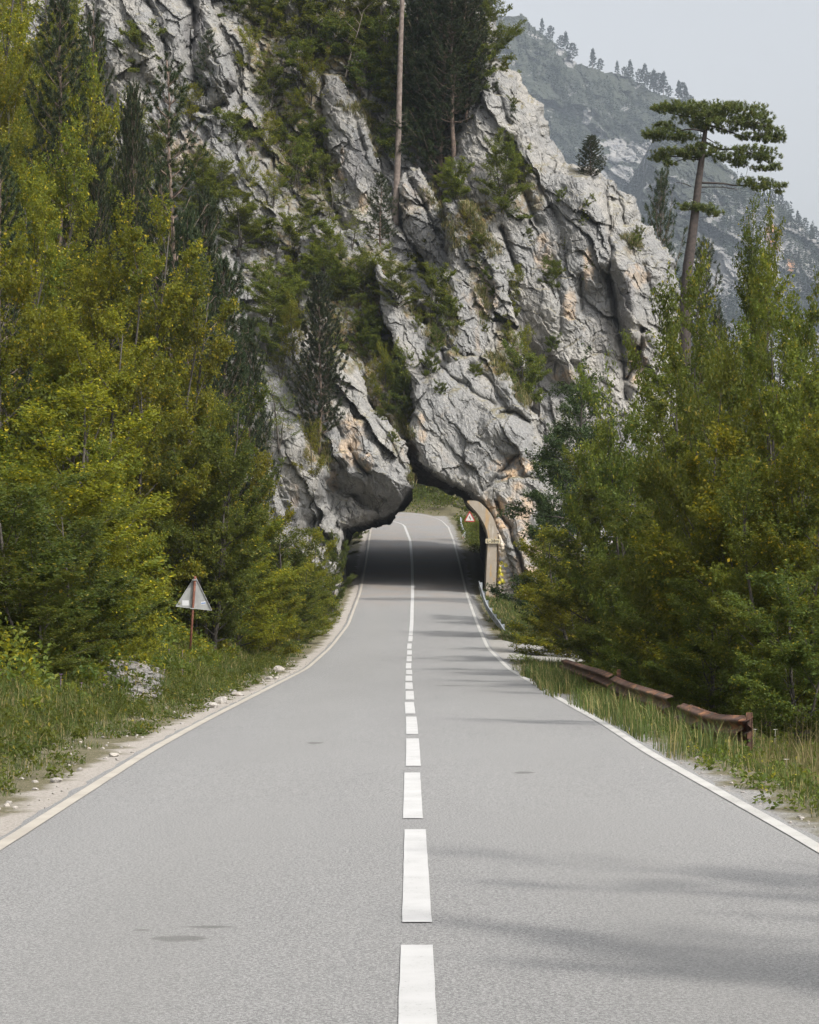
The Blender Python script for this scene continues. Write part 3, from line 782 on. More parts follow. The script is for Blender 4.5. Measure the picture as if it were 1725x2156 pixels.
def broadleaf(seed, H, R, base=.12, nl=26, leafL=.085, per=17, upright=.5, mat=LY, shape='oval', twigs=15, bark=M_bark, stems=1, flat=.85, tilt=0., name='broadleaf_tree', gap=.0):
    rng = np.random.default_rng(seed)
    mb = MB(); TP, TD, TL = [], [], []
    roots = [(rng.normal(0, .12 * (stems > 1), 2), rng.uniform(-.30, .30, 2) * (stems > 1)) for _ in range(stems)]
    for si, (off, lean) in enumerate(roots):
        hs = H * (1 if si == 0 else rng.uniform(.55, .95))
        s = np.linspace(0, 1, 9); wv = rng.normal(0, .035 * hs, (9, 2)).cumsum(0) * .25
        T = np.stack([off[0] + (lean[0] + tilt) * hs * s * .6 + wv[:, 0], off[1] + lean[1] * hs * s * .6 + wv[:, 1], s * hs * .97 - .25 * (s == 0)], -1)
        r0 = .013 * hs + .02
        mb.tube(T, r0 * (1 - s * .88), 7)
        n = max(4, int(nl / stems))
        for k in range(n):
            f = base + (0.97 - base) * (k + rng.uniform(0, .9)) / n
            az = k * 2.39996 + rng.uniform(-.4, .4) + si
            if shape == 'oval': prof = max(.1, 1 - (abs(2 * (f - base) / (1 - base) - .85) / 1.27) ** 2.5) ** .5
            elif shape == 'cone': prof = (1 - f) ** .75 * 1.1 + .10
            elif shape == 'spire': prof = min(1., (1 - f) * 1.2 + .07)
            else: prof = .75 + .25 * math.sin(f * 9)
            ln = R * prof * rng.uniform(.50, 1.2)
            el = (upright * .6 + f * upright) * 1.15 + rng.uniform(-.3, .3)
            o = np.array([np.interp(f, s, T[:, q]) for q in range(3)])
            dirh = np.array([math.cos(az), math.sin(az), 0])
            q = np.linspace(0, 1, 6)[:, None]
            bend = rng.normal(0, .06, (6, 3)).cumsum(0) * ln * .4
            Pl = o + dirh * math.cos(el) * ln * q + np.array([0, 0, 1.]) * (math.sin(el) * ln * q ** (1.0 if upright > .4 else .8)) + bend * q
            br = max(.006, r0 * .42 * (1 - f * .75))
            mb.tube(Pl, np.linspace(br, .004, 6), 5, False)
            nt_ = max(4, int(twigs * (ln / R) ** .7)); 
            tt = rng.uniform(.12, 1., nt_) ** .62
            tt[-1] = .99
            for w in range(nt_):
                a = tt[w]; P0 = np.array([np.interp(a, q[:, 0], Pl[:, c]) for c in range(3)])
                d0 = nrm(np.array([np.interp(min(1, a + .15), q[:, 0], Pl[:, c]) for c in range(3)]) - np.array([np.interp(max(0, a - .15), q[:, 0], Pl[:, c]) for c in range(3)]))
                side = nrm(np.cross(d0, [0, 0, 1.])) * (1 if w % 2 else -1)
                ang = rng.uniform(.35, 1.1) if w < nt_ - 1 else .05
                dt = nrm(d0 * math.cos(ang) + side * math.sin(ang) + np.array([0, 0, rng.uniform(-.15, .30) + .25 * upright]) + rng.normal(0, .16, 3))
                TP.append(P0); TD.append(dt); TL.append(R * rng.uniform(.20, .44) * (1.15 - .45 * a))
        # leader shoot
        TP.append(T[-1] - [0, 0, .1]); TD.append(nrm(np.array([rng.normal(0, .1), rng.normal(0, .1), 1.]))); TL.append(R * .4)
    TP = np.array(TP); TD = np.array(TD); TL = np.array(TL)
    # side shoots off every twig, in a flattish spray
    nsub = 4
    SP, SD_, SL = [TP], [TD], [TL]
    for k in range(nsub):
        a = (k + 1) / (nsub + 1) + rng.uniform(-.08, .08, len(TP))
        side = nrm(np.cross(TD, np.array([0, 0, 1.]) + rng.normal(0, .25, TP.shape))) * (1 if k % 2 else -1)
        SP.append(TP + TD * (TL * a)[:, None]); SD_.append(nrm(TD * .75 + side * .75 + rng.normal(0, .14, TP.shape))); SL.append(TL * (1 - a) * .8 + .06)
    SP = np.concatenate(SP); SD_ = np.concatenate(SD_); SL = np.concatenate(SL)
    # thin twigs as three-sided sticks
    K = len(TP); m3 = TP + TD * TL[:, None]
    S1 = nrm(np.cross(TD, [0.1, 0.2, 1.])) * .005; S2 = nrm(np.cross(TD, S1)) * .005
    V = np.stack([TP + S1, TP - S1, TP + S2 * 1.4, m3], 1).reshape(-1, 3)
    i = np.arange(K)[:, None] * 4
    mb.addnp(V, np.concatenate([i + [[0, 1, 3]], i + [[1, 2, 3]], i + [[2, 0, 3]]]))
    # leaves
    cnt = np.maximum(3, (per * SL / (R * .3)).astype(int))
    idx = np.repeat(np.arange(len(SP)), cnt); n = len(idx)
    fr_ = rng.uniform(.05, 1.0, n)
    P = SP[idx] + SD_[idx] * (SL[idx] * fr_)[:, None] + rng.normal(0, leafL * .3, (n, 3))
    side = nrm(np.cross(SD_[idx], np.array([0, 0, 1.]) + rng.normal(0, .2, (n, 3)))) * np.where(rng.random(n) < .5, 1, -1)[:, None]
    D = nrm(SD_[idx] * .6 + side * .8 + rng.normal(0, .3, (n, 3)) - np.array([0, 0, .25]))
    N = nrm(np.array([0, 0, 1.]) + rng.normal(0, flat, (n, 3)))
    L = leafL * rng.uniform(.7, 1.25, n)
    V, F = leaves_mesh(P, D, N, L, L * rng.uniform(.5, .68, n))
    root = empty(name, (0, 0, 0))
    mb.build('trunk', bark, root, True)
    mesh_np('crown', V, [F], mat, False, root)
    root['_H'] = H; root['_R'] = R * (1.25 if stems > 2 and H > 8 else 1)
    return root

def pine(seed, H, R, base=.3, whorl=.5, nb=6, shoots=11, per=34, needle=.15, mat=LN, shape='cone', up=.35, name='pine_tree', thin=1., bark=M_pinebark, r0=None, dead=True, lean=0., wn=.019):
    rng = np.random.default_rng(seed)
    mb = MB(); s = np.linspace(0, 1, 14)
    wv = rng.normal(0, .012 * H, (14, 2)).cumsum(0) * .35
    T = np.stack([wv[:, 0] + lean * H * s, wv[:, 1], s * H - .3 * (s == 0)], -1); T[0, :2] = 0
    r0 = r0 or .011 * H + .03
    mb.tube(T, r0 * (1 - s * .86), 8)
    P_, D_ = [], []
    at = lambda f: np.array([np.interp(f, s, T[:, q]) for q in range(3)])
    h = H * base * .35 if dead else H * base
    az0 = 0
    while h < H * .985:
        f = h / H; az0 += 1.1
        if f < base:                                     # dead stubs under the crown
            for k in range(rng.integers(0, 3)):
                az = az0 + k * 2.1 + rng.uniform(-.5, .5); ln = R * rng.uniform(.08, .5)
                q = np.linspace(0, 1, 4)[:, None]
                mb.tube(at(f) + np.array([math.cos(az), math.sin(az), .05]) * ln * q + rng.normal(0, .02, (4, 3)), np.linspace(.02, .006, 4), 4, False)
            h += whorl * 1.1; continue
        g = (f - base) / (1 - base)
        if shape == 'cone': prof = (1 - g) ** .8 * (1 if g > .12 else .75)
        elif shape == 'column': prof = (1 - g ** 2.2) ** .7 * .9
        else: prof = math.sin(min(1, g * .85 + .15) * math.pi) ** .5
        for k in range(nb):
            if rng.random() > thin: continue
            az = az0 + k * 2 * math.pi / nb + rng.uniform(-.35, .35)
            ln = (R * prof + .12) * rng.uniform(.45, 1.2)
            dh = np.array([math.cos(az), math.sin(az), 0]); q = np.linspace(0, 1, 6)
            rise = (up * (.3 + g) * q + up * .8 * q ** 3 - .10 * (1 - g) * q) * ln
            Pl = at(f) + dh * ln * q[:, None] + np.array([0, 0, 1.]) * rise[:, None] + rng.normal(0, .02, (6, 3)) * q[:, None]
            mb.tube(Pl, np.linspace(max(.010, r0 * .28 * (1 - g * .7)), .006, 6), 4, False)
            ns = max(3, int(shoots * (ln / R) + 1))
            for w in range(ns):
                a = 1 - .72 * (w / ns) ** 1.1 if w else 1.
                P0 = np.array([np.interp(a, q, Pl[:, c]) for c in range(3)])
                sd_ = np.cross(dh, [0, 0, 1.]) * rng.choice([-1, 1]) * rng.uniform(.4, 1.1) * (w > 0)
                dd = nrm(dh * rng.uniform(.35, .9) + sd_ + np.array([0, 0, rng.uniform(.15, .8)]))
                off = dd * rng.uniform(.05, .30) * (w > 0) * min(1, ln)
                if w: mb.addnp(*tube_np(np.array([P0, P0 + off]), np.array([.008, .005]), 3))
                P_.append(P0 + off); D_.append(dd)
        h += whorl * rng.uniform(.8, 1.15) * (1 - .35 * g)
    P_.append(T[-1]); D_.append(np.array([0, 0, 1.]))
    P_ = np.array(P_); D_ = np.array(D_)
    V, F = tufts(P_, D_, per, needle, wn, rng)
    root = empty(name, (0, 0, 0))
    mb.build('trunk', bark, root, True)
    mesh_np('crown', V, [F], mat, False, root)
    root['_H'] = H; root['_R'] = R
    return root

def tufts(P_, D_, per, needle, wn, rng, shoot=.20):
    n = len(P_) * per; idx = np.repeat(np.arange(len(P_)), per)
    a = rng.uniform(-.3, 1, n) * shoot
    P = P_[idx] + D_[idx] * a[:, None]
    R_ = rng.normal(size=(n, 3)); R_ -= D_[idx] * (R_ * D_[idx]).sum(1, keepdims=True); R_ = nrm(R_)
    D = nrm(D_[idx] * rng.uniform(.25, 1.1, n)[:, None] + R_)
    return needles_mesh(P, D, needle * rng.uniform(.7, 1.15, n), np.full(n, wn) * rng.uniform(.7, 1.3, n), rng)

PRO = {}
def proto(k):
    """prototypes are built on first use and kept out of the way by being the first tree placed"""
    return PRO[k]
SPEC = {
 'hornA': lambda: broadleaf(11, 9, 2.6, .06, 48, .105, 24, .62, LY, 'oval', twigs=17, stems=4),
 'hornB': lambda: broadleaf(12, 12, 2.8, .08, 54, .105, 22, .62, LY, 'oval', twigs=17, stems=3),
 'hornC': lambda: broadleaf(13, 6, 2.4, .03, 36, .095, 24, .6, LY, 'oval', twigs=19, stems=3),
 'greenA': lambda: broadleaf(21, 9, 2.6, .05, 48, .105, 24, .55, LG, 'oval', twigs=17, stems=4),
 'greenB': lambda: broadleaf(22, 6, 2.4, .03, 36, .10, 24, .55, LG, 'oval', twigs=19, stems=3),
 'beechA': lambda: broadleaf(31, 9, 2.8, .05, 34, .10, 26, .22, LD, 'cone', twigs=21, flat=.45),
 'beechB': lambda: broadleaf(32, 7, 2.5, .04, 34, .10, 26, .35, LD, 'oval', twigs=21, flat=.5),
 'spireA': lambda: broadleaf(41, 9, 3.2, .05, 46, .085, 26, .85, LG, 'spire', twigs=20),
 'spireB': lambda: broadleaf(42, 9, 3.2, .05, 46, .085, 26, .8, LO, 'spire', twigs=20, tilt=.02),
 'oliveA': lambda: broadleaf(51, 7, 2.5, .04, 38, .10, 23, .6, LO, 'oval', twigs=19, stems=3),
 'oliveB': lambda: broadleaf(52, 5, 2.6, .04, 34, .10, 23, .5, LO, 'oval', twigs=19, stems=4),
 'bushA': lambda: broadleaf(61, 2.6, 1.6, .03, 22, .10, 17, .45, LO, 'oval', twigs=13, stems=3),
 'bushB': lambda: broadleaf(62, 2.4, 1.5, .03, 22, .10, 17, .40, LG, 'oval', twigs=13, stems=3),
 'bushC': lambda: broadleaf(63, 3.0, 1.8, .03, 20, .095, 12, .55, LY, 'oval', twigs=12, stems=3),
 'sparse': lambda: broadleaf(71, 5, 1.9, .12, 18, .09, 9, .6, LO, 'oval', twigs=10, stems=2),
 'pineA': lambda: pine(81, 13, 2.6, .22, .60, 6, 16, 84, thin=.95, up=.5),
 'pineB': lambda: pine(82, 11, 2.1, .08, .45, 6, 17, 84, shape='column', up=.5, thin=1),
 'pineC': lambda: pine(83, 8, 1.9, .08, .42, 6, 15, 84, up=.7, thin=1),
 'pineD': lambda: pine(84, 16, 2.9, .26, .75, 6, 16, 84, thin=.8, up=.5),
 'pineE': lambda: pine(86, 14, 1.9, .55, .50, 6, 13, 60, up=.9, thin=.85),
 'pineS': lambda: pine(85, 5, 1.3, .15, .36, 6, 9, 50, thin=.85, dead=False),
}
FIRST = {}
NPLANT = [0]
_rz = random.Random(5)
def plant(kind, x, y, z, H, Rm, label, cat='tree', group=None, rz=None, name=None):
    if kind not in FIRST:
        FIRST[kind] = SPEC[kind]()
        o = FIRST[kind]
        PRO[kind] = (o['_H'], o['_R']); 
        for k_ in ('_H', '_R'): del o[k_]
    else:
        o = copy_tree(FIRST[kind])
    h0, r0 = PRO[kind]
    o.location = (x, y, z); o.rotation_euler = (0, 0, _rz.uniform(0, 6.28) if rz is None else rz)
    o.scale = (Rm / r0, Rm / r0, H / h0)
    for k_ in ('group', 'label'):
        if k_ in o: del o[k_]
    nm = name or ('pine_tree' if kind.startswith('pine') else 'shrub' if cat == 'shrub' else {'horn': 'hornbeam_tree', 'beec': 'beech_tree', 'spir': 'young_hornbeam_tree'}.get(kind[:4], 'broadleaf_tree'))
    o.name = nm
    tag(o, label, cat, group)
    NPLANT[0] += 1
    return o

def gz(x, y): return float(ground_z(np.array([x]), np.array([y]))[0])

def tree(kind, px, top, Y, Rpx, label, group=None, cat='tree', sink=.1, zbase=None):
    x = (px - CX) / FPX * Y
    z = gz(x, Y) - sink if zbase is None else zbase
    H = max(1.0, zat(top, Y) - z)
    return plant(kind, x, Y, z, H, Rpx / FPX * Y, label, cat, group)

# rays onto the cliff, to stand plants on it
_dg = bpy.context.evaluated_depsgraph_get()
_bv = BVHTree.FromPolygons([v.co[:] for v in cliff.data.vertices], [p.vertices[:] for p in cliff.data.polygons])
def on_cliff(px, py):
    d = Vector(((px - CX) / FPX, 1, (HY - py) / FPX)).normalized()
    hit = _bv.ray_cast(Vector((0, 0, EYE)), d)
    return hit[0]
def ledge(kind, px, base, top, Rpx, label, group=None, cat='shrub', name=None):
    h = on_cliff(px, base)
    if h is None: return None
    return plant(kind, h.x, h.y + .15, h.z - .2, max(.5, zat(top, h.y) - h.z + .2), Rpx / FPX * h.y, label, cat, group, name=name)

# ------------------------------------------------------------------ the forest left of the road
g = 'trees of the forest left of the road'
T_ = tree
T_('hornB', 60, -150, 112, 195, 'tall yellow-green tree filling the top left corner of the photo', g)
T_('greenA', 150, -90, 108, 115, 'green tree at the top edge between the corner tree and the crags', g)
T_('hornB', 205, 90, 100, 103, 'narrow yellow-green tree just left of the upper crags', g)
ledge('oliveA', 320, 400, 250, 80, 'olive green tree in front of the foot of the upper crags', g, 'tree')
ledge('oliveA', 430, 470, 330, 80, 'thin olive tree right of the tall bare-stemmed pine, against pale rock', g, 'tree')
T_('hornA', 20, 60, 94, 158, 'yellow-green tree at the left edge below the corner tree', g)
T_('hornC', 130, 190, 90, 123, 'yellow-green tree with bright sunlit leaves right of the upper left pine', g)
T_('greenA', 220, 330, 92, 126, 'mid-green tree between the two slender dark pines', g)
T_('pineA', 115, -40, 88, 136, 'pine with a bare grey trunk rising among yellow leaves at upper left', g)
T_('pineB', 288, 195, 88, 50, 'slender dark pine left of the tall bare-stemmed pine', g)
T_('pineB', 205, 330, 86, 50, 'dark pine half hidden among yellow leaves, upper left', g)
T_('pineD', 378, 128, 80, 149, 'tall pine with a long bare stem and spreading dark branches', g)
T_('pineA', 10, 300, 60, 120, 'large dark pine with long needles at the left edge of the photo', g)
T_('pineB', 462, 560, 84, 80, 'dense dark pine below and right of the tall bare-stemmed pine', g)
T_('pineC', 525, 690, 88, 62, 'dark pine lowest in the row of pines before the pale rock', g)
T_('pineC', 395, 470, 78, 78, 'small pine with a thin pink-grey stem under the tall pine', g)
T_('hornB', 150, 430, 74, 206, 'broad yellow tree top at mid left, below the dark pines', g)
T_('hornA', 260, 470, 70, 197, 'yellow-green tree in the middle of the left forest', g)
T_('hornA', 350, 590, 72, 181, 'bright yellow-green tree under the slender stems', g)
T_('hornB', 430, 680, 74, 134, 'pointed yellow-green tree in front of the dense dark pines', g)
T_('hornC', 60, 560, 58, 195, 'yellow-green tree at the left edge beside the large dark pine', g)
T_('hornA', 180, 690, 58, 195, 'wide yellow-green tree low in the middle of the left forest', g)
T_('hornC', 330, 790, 68, 160, 'yellow-green tree left of the deep green one', g)
T_('greenA', 450, 850, 68, 174, 'deep green tree standing before the grey foot of the cliff', g)
T_('hornC', 525, 900, 84, 110, 'yellow-green tree in front of the grey streaked rock', g)
T_('greenB', 400, 930, 68, 125, 'dark green bushy tree above and behind the triangular sign', g)
T_('hornC', 80, 850, 47, 247, 'yellow tree at the left edge above the roadside bank', g)
T_('hornC', 210, 960, 50, 140, 'golden-leaved tree above the stony patch', g)
T_('greenB', 20, 1010, 41, 221, 'fresh green bush at the left edge above the verge', g)
T_('greenB', 150, 1080, 44, 182, 'mixed green and yellow bush left of the stony patch', g)
T_('hornC', 235, 1120, 51, 92, 'yellowish bush between the stony patch and the sign', g)
g = 'bushes on the bank between sign and tunnel'
T_('hornC', 500, 1090, 74, 136, 'rounded bush just right of the triangular sign', g)
T_('greenB', 580, 1120, 84, 117, 'green bush in the middle of the bank between sign and tunnel', g)
T_('hornC', 640, 1130, 98, 72, 'yellow-green bush leaning to the road before the tunnel', g)
T_('greenB', 698, 1140, 114, 44, 'last green bush before the left side of the tunnel mouth', g)
T_('hornC', 560, 1180, 78, 117, 'low bush at the foot of the bank, half way to the tunnel', g)
T_('oliveB', 430, 1160, 69, 100, 'olive bush behind the pole of the triangular sign', g)
T_('hornC', 625, 1195, 92, 70, 'low yellow bush by the narrowing verge', g)
T_('greenB', 300, 1250, 58, 60, 'low green bush above the white stones left of the sign', g)
T_('oliveA', 60, 1200, 40, 156, 'low leafy bush over the verge at the left edge', g)
T_('hornC', 150, 1260, 44, 80, 'thin bush with red berries beside the stony patch', g)
T_('oliveA', 720, 1080, 150, 44, 'shaded bush inside the left side of the arch', g)

g = 'trees of the forest left of the road'

T_('hornA', 20, 420, 66, 158, 'yellow tree at the left edge between two dark pine tops', g)
ledge('oliveA', 500, 540, 420, 75, 'thin olive tree between the upper crags and the broad shrubs', g, 'tree')
ledge('oliveB', 570, 690, 570, 70, 'olive tree above the pale streaked rock right of the pines', g, 'tree')

T_('hornB', 95, -70, 102, 146, 'yellow-green tree at the top edge close right of the corner tree', g)
T_('hornB', -25, -110, 98, 158, 'yellow-green tree cut by the left edge at the top corner', g)
T_('hornA', 160, 130, 97, 128, 'yellow-green tree between the corner trees and the upper left pine', g)
T_('greenA', 255, 250, 97, 109, 'green tree in front of the left foot of the upper crags', g)
T_('hornA', 330, 400, 90, 109, 'yellow-green tree under the left foot of the upper crags', g)
T_('hornA', 90, 300, 82, 152, 'yellow tree between the left edge and the broad yellow tree top', g)
T_('pineA', 205, 20, 98, 92, 'dark pine at the top between the yellow corner trees and the crags', g)
T_('pineA', 262, 215, 91, 78, 'dark pine crossing the left foot of the crags', g)
T_('pineA', 345, 330, 90, 70, 'dark pine directly left of the tall bare-stemmed one, lower down', g)
T_('pineB', 425, 420, 92, 62, 'dark pine directly right of the tall bare-stemmed one, lower down', g)
ledge('bushA', 290, 150, 60, 52, 'olive bush high on the crags near their left side', g, 'shrub')
ledge('bushC', 395, 260, 190, 44, 'olive bush at the foot of the dark cleft in the crags', g, 'shrub')
ledge('bushA', 500, 320, 235, 48, 'olive bush just right of the overhanging crag', g, 'shrub')
ledge('oliveB', 455, 420, 330, 56, 'rounded olive shrub below the overhanging crag', g, 'shrub')
T_('hornB', 20, 180, 88, 146, 'tall yellow-green tree at the left edge, a quarter of the way down', g)

# ------------------------------------------------------------------ the forest right of the road
g = 'trees of the forest right of the road'
T_('spireA', 1583, 490, 56, 175, 'tall young tree with an upright spire of leaves right of the umbrella pine', g)
T_('greenB', 1440, 640, 62, 120, 'bushy green tree in front of the umbrella pine trunk', g)
T_('greenA', 1712, 590, 50, 160, 'bushy tree at the right edge of the photo, highest there', g)
T_('oliveB', 1325, 830, 72, 130, 'olive tree before the right end of the great rock face', g)
T_('beechA', 1235, 770, 94, 156, 'dark green beech with level branches in front of the pale rock', g)
T_('beechB', 1200, 885, 106, 88, 'dark beech reaching over the masonry at the tunnel mouth', g)
T_('oliveA', 1500, 740, 52, 150, 'olive tree top just left of the tall upright spire', g)
T_('oliveA', 1655, 720, 44, 170, 'leafy olive tree in front of the blue mountain at right', g)
T_('oliveA', 1400, 850, 60, 208, 'broad yellow-olive tree in the middle of the right forest', g)
T_('hornC', 1530, 880, 48, 221, 'yellow-green tree in the heart of the right forest', g)
T_('hornA', 1690, 900, 42, 190, 'yellow-green tree by the right edge, half way up', g)
T_('oliveA', 1290, 980, 74, 162, 'olive bush-like tree below the dark beech', g)
T_('beechB', 1168, 1030, 104, 74, 'dark leafy tree beside the masonry of the tunnel mouth', g)
T_('oliveA', 1620, 1050, 42, 160, 'olive green tree above the near end of the rusty rail', g)
T_('oliveA', 1440, 1080, 54, 169, 'olive-leaved tree over the middle of the rusty rail', g)
T_('greenB', 1330, 1140, 66, 130, 'green bush over the far end of the rusty rail', g)
T_('hornC', 1220, 1130, 84, 130, 'olive-yellow bush right of the tunnel approach', g)
T_('oliveB', 1175, 1170, 96, 84, 'leafy bush at the end of the steel barrier', g)
T_('hornC', 1190, 1240, 88, 91, 'low bush behind the gravel lay-by', g)
T_('greenB', 1510, 1230, 45, 143, 'dark bush directly behind the near end of the rusty rail', g)
T_('greenB', 1690, 1220, 38, 169, 'dark bush at the right edge behind tall grass', g)

T_('oliveA', 1270, 1220, 74, 104, 'low olive bush right of the gravel lay-by', g)
T_('greenB', 1390, 1250, 58, 117, 'low green bush behind the middle of the rusty rail', g)
T_('oliveA', 1650, 620, 47, 105, 'rounded olive tree top between the spire and the right edge', g)
T_('oliveB', 1475, 800, 50, 160, 'rounded olive tree in the middle of the right forest, left of its centre', g)
g = 'dark pines behind the right forest'
T_('pineE', 1392, 378, 152, 62, 'nearly black pine with a sharp leader between rock face and umbrella pine', g)
T_('pineE', 1478, 520, 150, 60, 'dark pine behind the lower trunk of the umbrella pine', g)
T_('pineE', 1512, 665, 120, 50, 'low dark pine tuft right of the umbrella pine trunk', g)
# beside the camera, out of the picture: these throw the soft shade across the near road
g = 'roadside trees right of the viewpoint'
for i, (x, y, H, R, k) in enumerate([(9.0, 8.6, 12.0, 2.0, 'sparse'), (8.4, 5.6, 11.5, 1.7, 'oliveA'), (10.6, 7.0, 13.5, 2.0, 'greenA'), (7.2, 2.8, 10.5, 1.7, 'hornA'), (9.4, 4.0, 12.5, 2.2, 'oliveA'), (8.2, 1.0, 12.0, 2.0, 'hornA'), (7.9, 7.8, 10.5, 1.6, 'sparse'), (8.6, 12.5, 7.5, 1.2, 'sparse')]):
    plant(k, x, y, gz(x, y) - .1, H, R, 'roadside tree right of the viewpoint, known by its shade on the road', 'tree', g)

# beyond the tunnel
g = 'trees beyond the tunnel'
for i, (px, tp, Y, R, k) in enumerate([(845, 960, 212, 34, 'greenA'), (880, 965, 216, 36, 'beechB'), (915, 960, 218, 34, 'greenA'), (950, 970, 214, 34, 'beechB'), (985, 980, 212, 34, 'greenA'), (1012, 990, 206, 30, 'beechB'), (800, 960, 214, 36, 'greenB')]):
    T_(k, px, tp, Y, R, 'green tree on the slope beyond the tunnel, seen through the arch', g)
T_('oliveA', 1000, 1100, 172, 20, 'low bush below the bend sign beyond the tunnel', g, 'shrub')
T_('bushB', 750, 1125, 166, 16, 'green bush left of the road beyond the tunnel', g, 'shrub')
T_('bushA', 768, 1108, 172, 12, 'grassy bush by the left road edge beyond the tunnel', g, 'shrub')

# ------------------------------------------------------------------ plants on the rock
L_ = ledge
L_('pineC', 672, 935, 585, 62, 'pine on the ledge left of the arch, lower trunk bare', 'pines on the cliff', 'tree')
L_('pineS', 800, 520, 368, 38, 'small pointed pine beside the foot of the bare trunk', 'pines on the cliff', 'tree')
L_('pineS', 1080, 345, 222, 18, 'thin little pine alone high on the rock face', 'pines on the cliff', 'tree')
L_('pineS', 441, 232, 66, 34, 'crooked small pine against the upper crags', 'pines on the cliff', 'tree')
L_('pineC', 1246, 372, 286, 34, 'small pine on the skyline of the rock ridge', 'pines on the cliff', 'tree')
L_('bushB', 1163, 606, 545, 28, 'dark round bush in a niche of the rock face', None)
L_('bushA', 1226, 590, 535, 26, 'pale olive bush right of the dark niche bush', None)
L_('bushB', 1163, 738, 706, 18, 'small bush under the dark niche bush', None)
L_('bushB', 1112, 850, 738, 50, 'leafy bush in the gully right of the boulder', None)
L_('bushC', 1098, 800, 700, 34, 'thin yellowish bush at the top of the gully right of the boulder', None)
L_('bushC', 1088, 640, 570, 28, 'wispy bush in the crack below the brown gully', None)
L_('sparse', 1190, 325, 232, 32, 'wispy tree on the skyline left of the small pine', None, 'tree')
L_('oliveA', 1062, 465, 300, 62, 'leaning olive shrub in the fork of the rock face', None)
L_('bushA', 1105, 400, 320, 44, 'olive shrub above the leaning one on the rock face', None)
L_('bushA', 955, 420, 345, 40, 'shrub at the foot of the great dark pine', None)
L_('bushB', 905, 790, 735, 20, 'small green tuft on the crest above the boulder', None)
L_('bushB', 922, 735, 690, 18, 'tiny bush on the grassy crest', None)
L_('oliveB', 770, 640, 520, 66, 'broad olive shrub over the middle of the cliff', 'broad shrubs on the middle of the cliff')
L_('oliveB', 690, 620, 500, 56, 'broad olive shrub left of the small pointed pine', 'broad shrubs on the middle of the cliff')
L_('oliveA', 835, 650, 550, 48, 'olive shrub hanging toward the arch ridge', 'broad shrubs on the middle of the cliff')
L_('bushB', 665, 570, 530, 38, 'fresh green bush amid the olive shrubs', None)
L_('greenB', 780, 760, 650, 46, 'dark green shrub above the beak of rock', None)
L_('greenB', 842, 885, 745, 44, 'green tree-like shrub in the cleft over the arch', None)
L_('bushC', 812, 860, 740, 34, 'yellowish shrub left of the cleft over the arch', None)
L_('bushA', 770, 720, 650, 40, 'olive shrub beside the lone pine', None)
L_('bushA', 910, 660, 570, 44, 'olive shrub on the ridge right of the bare trunk', None)
L_('bushA', 905, 600, 520, 40, 'upper olive shrub on the ridge right of the bare trunk', None)
L_('bushB', 940, 690, 620, 34, 'small green shrub high over the boulder', None)
L_('bushC', 620, 780, 650, 44, 'thin shrub over the pale rock left of the lone pine', None)
L_('sparse', 590, 950, 800, 60, 'wispy bush over the grey streaked rock', None)
L_('sparse', 640, 860, 740, 46, 'wispy bush left of the lone pine', None)
L_('bushC', 655, 1010, 900, 34, 'scant bush in the notch of the grey rock', None)
# dense growth on the slope between the crags and the slab ridge
rr_ = random.Random(9)
def cluster(label, group, pts, kinds, size):
    for (px, py) in pts:
        k = rr_.choice(kinds); R = size * rr_.uniform(.75, 1.25)
        L_(k, px, py, py - R * rr_.uniform(1.5, 2.0), R, label, group)
cluster('olive shrub on the steep slope between the crags and the slab ridge', 'shrubs between crags and slab ridge',
        [(560, 70), (610, 60), (530, 140), (590, 150), (640, 170), (560, 230), (620, 250), (660, 230), (600, 320), (650, 330), (560, 330), (620, 400), (670, 400), (580, 440), (640, 480), (560, 520), (610, 540), (520, 410), (680, 300)],
        ['bushA', 'bushC', 'sparse', 'bushA', 'bushC'], 42)
cluster('green shrub along the top edge left of the bare trunk', 'shrubs along the top left of the bare trunk',
        [(660, 60), (710, 50), (760, 60), (700, 120), (750, 130), (800, 60), (800, 140), (640, 110), (820, 200), (780, 200), (810, 270), (830, 340), (500, 30), (530, 60)],
        ['bushB', 'bushA', 'bushA'], 50)
cluster('low shrub below the slab ridge', 'shrubs below the slab ridge',
        [(760, 600), (720, 700), (640, 620), (690, 770), (590, 800), (700, 470), (740, 530), (560, 620), (620, 640), (660, 690), (700, 560), (600, 720), (720, 640), (560, 760)],
        ['bushA', 'bushC', 'sparse'], 42)
cluster('tuft of green on a ledge of the great rock face', 'green tufts on ledges of the rock face',
        [(1080, 225), (1060, 150), (1232, 440), (1250, 425), (1228, 470), (1192, 520), (1336, 520), (1345, 506), (1118, 160), (1110, 500), (1010, 560), (1040, 620), (1020, 700), (1070, 720), (1180, 420)],
        ['bushB', 'bushA'], 12)
cluster('grass-green tuft on the rocks above the arch', 'green tufts on the rocks above the arch',
        [(880, 690), (870, 650), (960, 760), (930, 830), (862, 1015), (828, 930), (800, 880), (1000, 790), (1060, 790), (1090, 830), (705, 1000), (690, 960)],
        ['bushB', 'bushA', 'bushC'], 13)

cluster('green shrub in the cleft between the beak of rock and the boulder ridge', 'shrubs in the cleft over the arch',
        [(790, 800), (830, 830), (850, 870), (800, 720), (840, 760), (815, 770), (858, 905), (775, 830)], ['bushB', 'bushC', 'bushB', 'bushA'], 30)
cluster('olive shrub in the brown gully right of the narrow ridge', 'shrubs in the brown gully',
        [(960, 430), (985, 480), (1010, 540), (1030, 600), (950, 380), (1060, 690), (1080, 740)], ['bushA', 'bushC'], 26)
